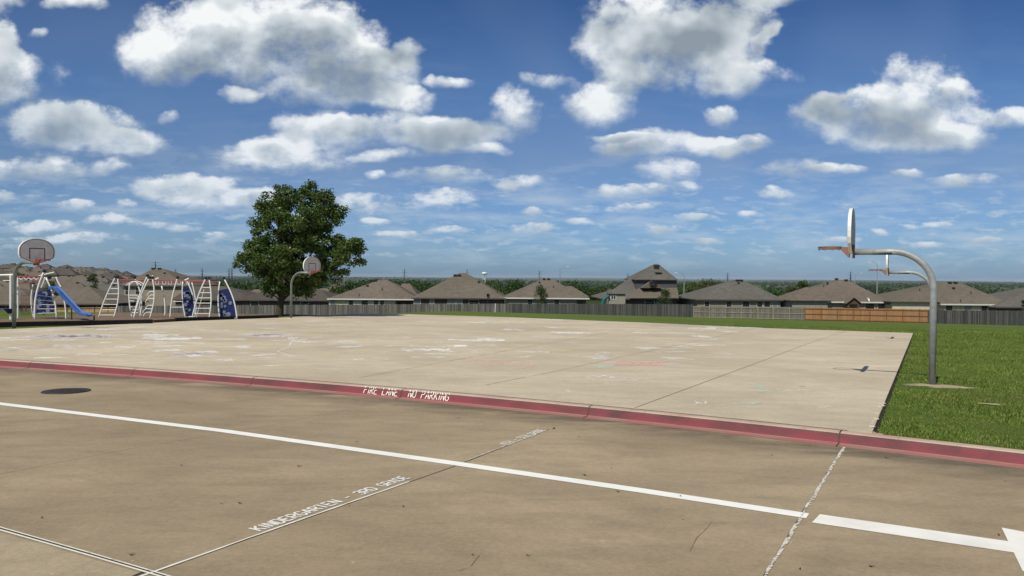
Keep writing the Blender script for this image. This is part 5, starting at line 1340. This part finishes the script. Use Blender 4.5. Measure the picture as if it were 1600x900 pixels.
nlo = t.mapping(pc, (1, 1.2, 1)); nhi = t.mapping(pc, (1, 1.9, 1), (0, 0, 0), (3, 5, 0))
CL = [(300, 60, 120, 75), (250, 90, 85, 45), (400, 30, 150, 60), (450, 85, 150, 60), (540, 75, 95, 70), (575, 115, 85, 50), (620, 160, 55, 30), (520, 148, 95, 32), (390, 155, 40, 16),
      (0, 80, 42, 62), (25, 112, 85, 40), (5, 145, 55, 32), (130, 205, 125, 42), (85, 195, 75, 35), (210, 220, 75, 26),
      (600, 210, 190, 28), (500, 205, 75, 28), (700, 215, 100, 34), (803, 178, 52, 44), (420, 250, 145, 25), (430, 236, 65, 22), (60, 263, 110, 22), (177, 257, 38, 15),
      (310, 300, 120, 24), (280, 290, 80, 22), (400, 308, 60, 16), (1010, 40, 120, 72), (1065, 85, 120, 65), (950, 65, 60, 60), (1130, 40, 80, 60), (1165, 122, 75, 32), (1000, 120, 75, 30), (1200, 0, 60, 15),
      (926, 163, 66, 38), (860, 125, 42, 14), (1040, 226, 120, 24), (1140, 228, 65, 18), (982, 236, 55, 22), (1045, 268, 56, 20), (1070, 294, 26, 10), (1133, 180, 30, 20),
      (1400, 188, 165, 52), (1440, 140, 85, 52), (1340, 180, 100, 40), (1285, 170, 55, 26), (1510, 148, 50, 28), (1560, 180, 60, 20), (1430, 218, 150, 26),
      (1240, 265, 66, 16), (1315, 267, 48, 9), (1210, 300, 40, 10), (690, 278, 78, 15), (692, 315, 56, 18), (810, 288, 48, 14), (570, 316, 58, 18), (1505, 288, 68, 13), (1420, 275, 28, 9),
      (985, 300, 80, 12), (985, 325, 40, 9), (840, 331, 28, 8), (840, 356, 52, 10), (1037, 360, 32, 8), (205, 320, 20, 8), (120, 320, 30, 10), (700, 128, 38, 12), (640, 78, 26, 28),
      (278, 176, 22, 13), (70, 46, 30, 10), (110, 3, 55, 14), (15, 0, 40, 14), (1190, 66, 18, 28), (5, 305, 24, 11), (340, 365, 26, 8), (60, 352, 75, 12), (175, 346, 50, 10), (110, 373, 95, 9), (270, 352, 45, 9), (585, 345, 30, 7), (630, 364, 55, 7), (705, 360, 40, 6), (905, 342, 28, 7), (1090, 343, 42, 8), (1165, 333, 26, 6), (1310, 373, 44, 6), (1450, 352, 40, 6), (1450, 384, 50, 6), (600, 246, 55, 10), (765, 240, 42, 12), (1195, 222, 36, 13), (955, 214, 40, 9), (1375, 360, 22, 6), (1110, 380, 36, 6), (1540, 378, 34, 6), (590, 272, 18, 8)]
acc = None
for ci_, (cx, cy, rx, ry) in enumerate(CL):
    if ci_ and ci_ % 6 == 0: pw = t.vec('MULTIPLY_ADD', acc, (1e-7, 1e-7, 1e-7), pw)   # keeps the shader's stack short
    d = ray(cx, cy); u0, v0 = d.x / d.y, d.z / d.y; a_, b_ = rx / F * 1.12, ry / F * 1.15
    e = t.vec('MULTIPLY_ADD', pw, (1 / a_, 1 / b_, 0), (-u0 / a_, -v0 / b_, 1))
    q_ = t.math('SUBTRACT', 1.4142, t.vec('LENGTH', e)); q_ = t.math('MAXIMUM', q_, 0)
    acc = t.vec('MULTIPLY_ADD', e, q_, acc if acc is not None else (0, 0, 0))
sa = t.new('ShaderNodeSeparateXYZ'); t.l.new(acc, sa.inputs[0])
body = t.math('MINIMUM', t.math('MULTIPLY', sa.outputs[2], 1.2), .56)
vpos = t.math('DIVIDE', sa.outputs[1], t.math('MAXIMUM', sa.outputs[2], .05))     # -1 base .. 1 top
nA = t.noise(nlo, 12.0, 9, .64)
nB = t.noise(nhi, 30.0, 5, .62)
hw_ = t.ramp(cv, [(.08, 0.0), (.22, 1.0)])
n1 = t.math('ADD', t.math('MULTIPLY', nA, hw_), t.math('MULTIPLY', nB, t.math('SUBTRACT', 1.0, hw_)))
s1 = t.noise(nlo, 9.5, 3, .45)
s2 = t.noise(t.vec('ADD', nlo, (-.012, .032, 0)), 9.5, 3, .45)
n3 = t.noise(nlo, 4.2, 2, .5)
fld = t.math('ADD', body, t.math('MULTIPLY', t.math('SUBTRACT', n1, .5), 1.6))
fld = t.math('MULTIPLY', fld, front)
dens = t.math('SUBTRACT', fld, .09)
alpha = t.new('ShaderNodeMapRange', interpolation_type='SMOOTHSTEP'); t.l.new(dens, alpha.inputs[0]); alpha.inputs[1].default_value = -.03
t.l.new(t.math('MAXIMUM', t.math('MULTIPLY_ADD', vpos, -.34, .56), .24), alpha.inputs[2])
bodymask = t.math('MULTIPLY', body, 6, clamp=True)
al = t.math('MULTIPLY', alpha.outputs[0], bodymask)
# thin low wisps
wn = t.noise(comb(t.math('MULTIPLY', cu, 9), t.math('MULTIPLY', cv, 42), 2.0), 1.0, 6, .6, .2)
wisp = t.math('MULTIPLY', t.ramp(wn, [(.46, 0.0), (.70, .55)]), t.ramp(cv, [(.0, .2), (.04, 1.0), (.10, .9), (.18, .15), (.4, .0)]))
wn2 = t.noise(comb(t.math('MULTIPLY', cu, 26), t.math('MULTIPLY', cv, 95), 5.0), 1.0, 5, .6, .1)
wisp = t.math('MAXIMUM', wisp, t.math('MULTIPLY', t.ramp(wn2, [(.52, 0.0), (.70, .8)]), t.ramp(cv, [(.01, 0.0), (.035, .75), (.10, .75), (.15, .0)])))
veil = t.math('MULTIPLY', t.ramp(n3, [(.45, 0.0), (.75, .16)]), t.ramp(cv, [(.0, 1.0), (.25, .6), (.45, .3)]))
# clouds elsewhere in the sky (behind the camera), on a cloud plane
zz_ = t.math('MAXIMUM', sep.outputs[2], .05)
bp = comb(t.math('DIVIDE', sep.outputs[0], zz_), t.math('DIVIDE', sep.outputs[1], zz_), 7.0)
bn = t.noise(bp, .75, 3, .6)
backc = t.math('MULTIPLY', t.ramp(bn, [(.53, 0.0), (.63, .9)]), t.math('SUBTRACT', 1.0, front))
# shading
emb = t.math('MULTIPLY', t.math('SUBTRACT', s1, s2), 3.0)
fine_ = t.math('MULTIPLY', t.math('SUBTRACT', n1, .5), .5)
core = t.math('MULTIPLY', t.ramp(sa.outputs[2], [(.38, 0.0), (.95, .42)]), t.math('MULTIPLY_ADD', vpos, -.5, 1.0))
lit = t.math('ADD', t.math('MULTIPLY_ADD', vpos, .42, .76), emb)
lit = t.math('ADD', lit, fine_)
lit = t.math('SUBTRACT', lit, core)
lit = t.math('ADD', lit, t.math('MULTIPLY', t.math('SUBTRACT', n3, .5), 1.3), clamp=True)
ccol = t.ramp(lit, [(.0, (.27, .325, .385)), (.35, (.41, .47, .52)), (.62, (.58, .64, .685)), (.85, (.72, .77, .80)), (1.0, (.92, .945, .955))])
# aerial tint towards the horizon
ccol = t.mix(t.ramp(cv, [(.0, .75), (.14, .28), (.3, 0.0)]), ccol, (.42, .53, .66))
STR = .1
sc10 = t.vec('SCALE', ccol); sc10.node.inputs['Scale'].default_value = 1 / STR
skyc = t.mix(1.0, sky.outputs[0], (.80, .93, 1.06), 'MULTIPLY')
# clear-sky colour deepening overhead
tint = t.ramp(cv, [(.0, (.57, .76, 1.10)), (.08, (.53, .66, .91)), (.15, (.63, .65, .77)), (.25, (.53, .64, .79)), (.37, (.35, .485, .67))])
skyc = t.mix(front, t.mix(1.0, skyc, (.66, .64, .60), 'MULTIPLY'), t.mix(1.0, skyc, tint, 'MULTIPLY'))
base_w = t.mix(t.math('MAXIMUM', wisp, veil), skyc, (5.6, 6.4, 7.2))
tot = t.math('MAXIMUM', al, backc)
fin = t.mix(tot, base_w, sc10)
t.l.new(fin, bg.inputs['Color']); bg.inputs['Strength'].default_value = STR
w.cycles.sampling_method = 'MANUAL'; w.cycles.sample_map_resolution = 256

sun = bpy.data.lights.new('sun', 'SUN'); sun.energy = 4.4; sun.angle = R(.53); sun.color = (1, .945, .83)
so = bpy.data.objects.new('sun', sun); C.objects.link(so)
ld = Vector((sdir.x * math.cos(SUN_EL), sdir.y * math.cos(SUN_EL), math.sin(SUN_EL)))
so.rotation_euler = ld.to_track_quat('Z', 'Y').to_euler(); so.location = ld * 30

# ------------------------------------------------------------------ camera
cam = bpy.data.cameras.new('camera'); co = bpy.data.objects.new('camera', cam); C.objects.link(co)
cam.sensor_width = 36; cam.lens = F / 1600 * 36; cam.clip_start = .05; cam.clip_end = 60000
mw = Matrix((rt, up, -fw)).transposed().to_4x4(); mw.translation = Vector((0, 0, H)); co.matrix_world = mw
S.camera = co
S.view_settings.view_transform = 'Standard'; S.view_settings.look = 'None'; S.view_settings.exposure = 0; S.view_settings.gamma = 1
S.cycles.max_bounces = 5; S.cycles.volume_bounces = 0; S.cycles.transparent_max_bounces = 12
S.render.film_transparent = False
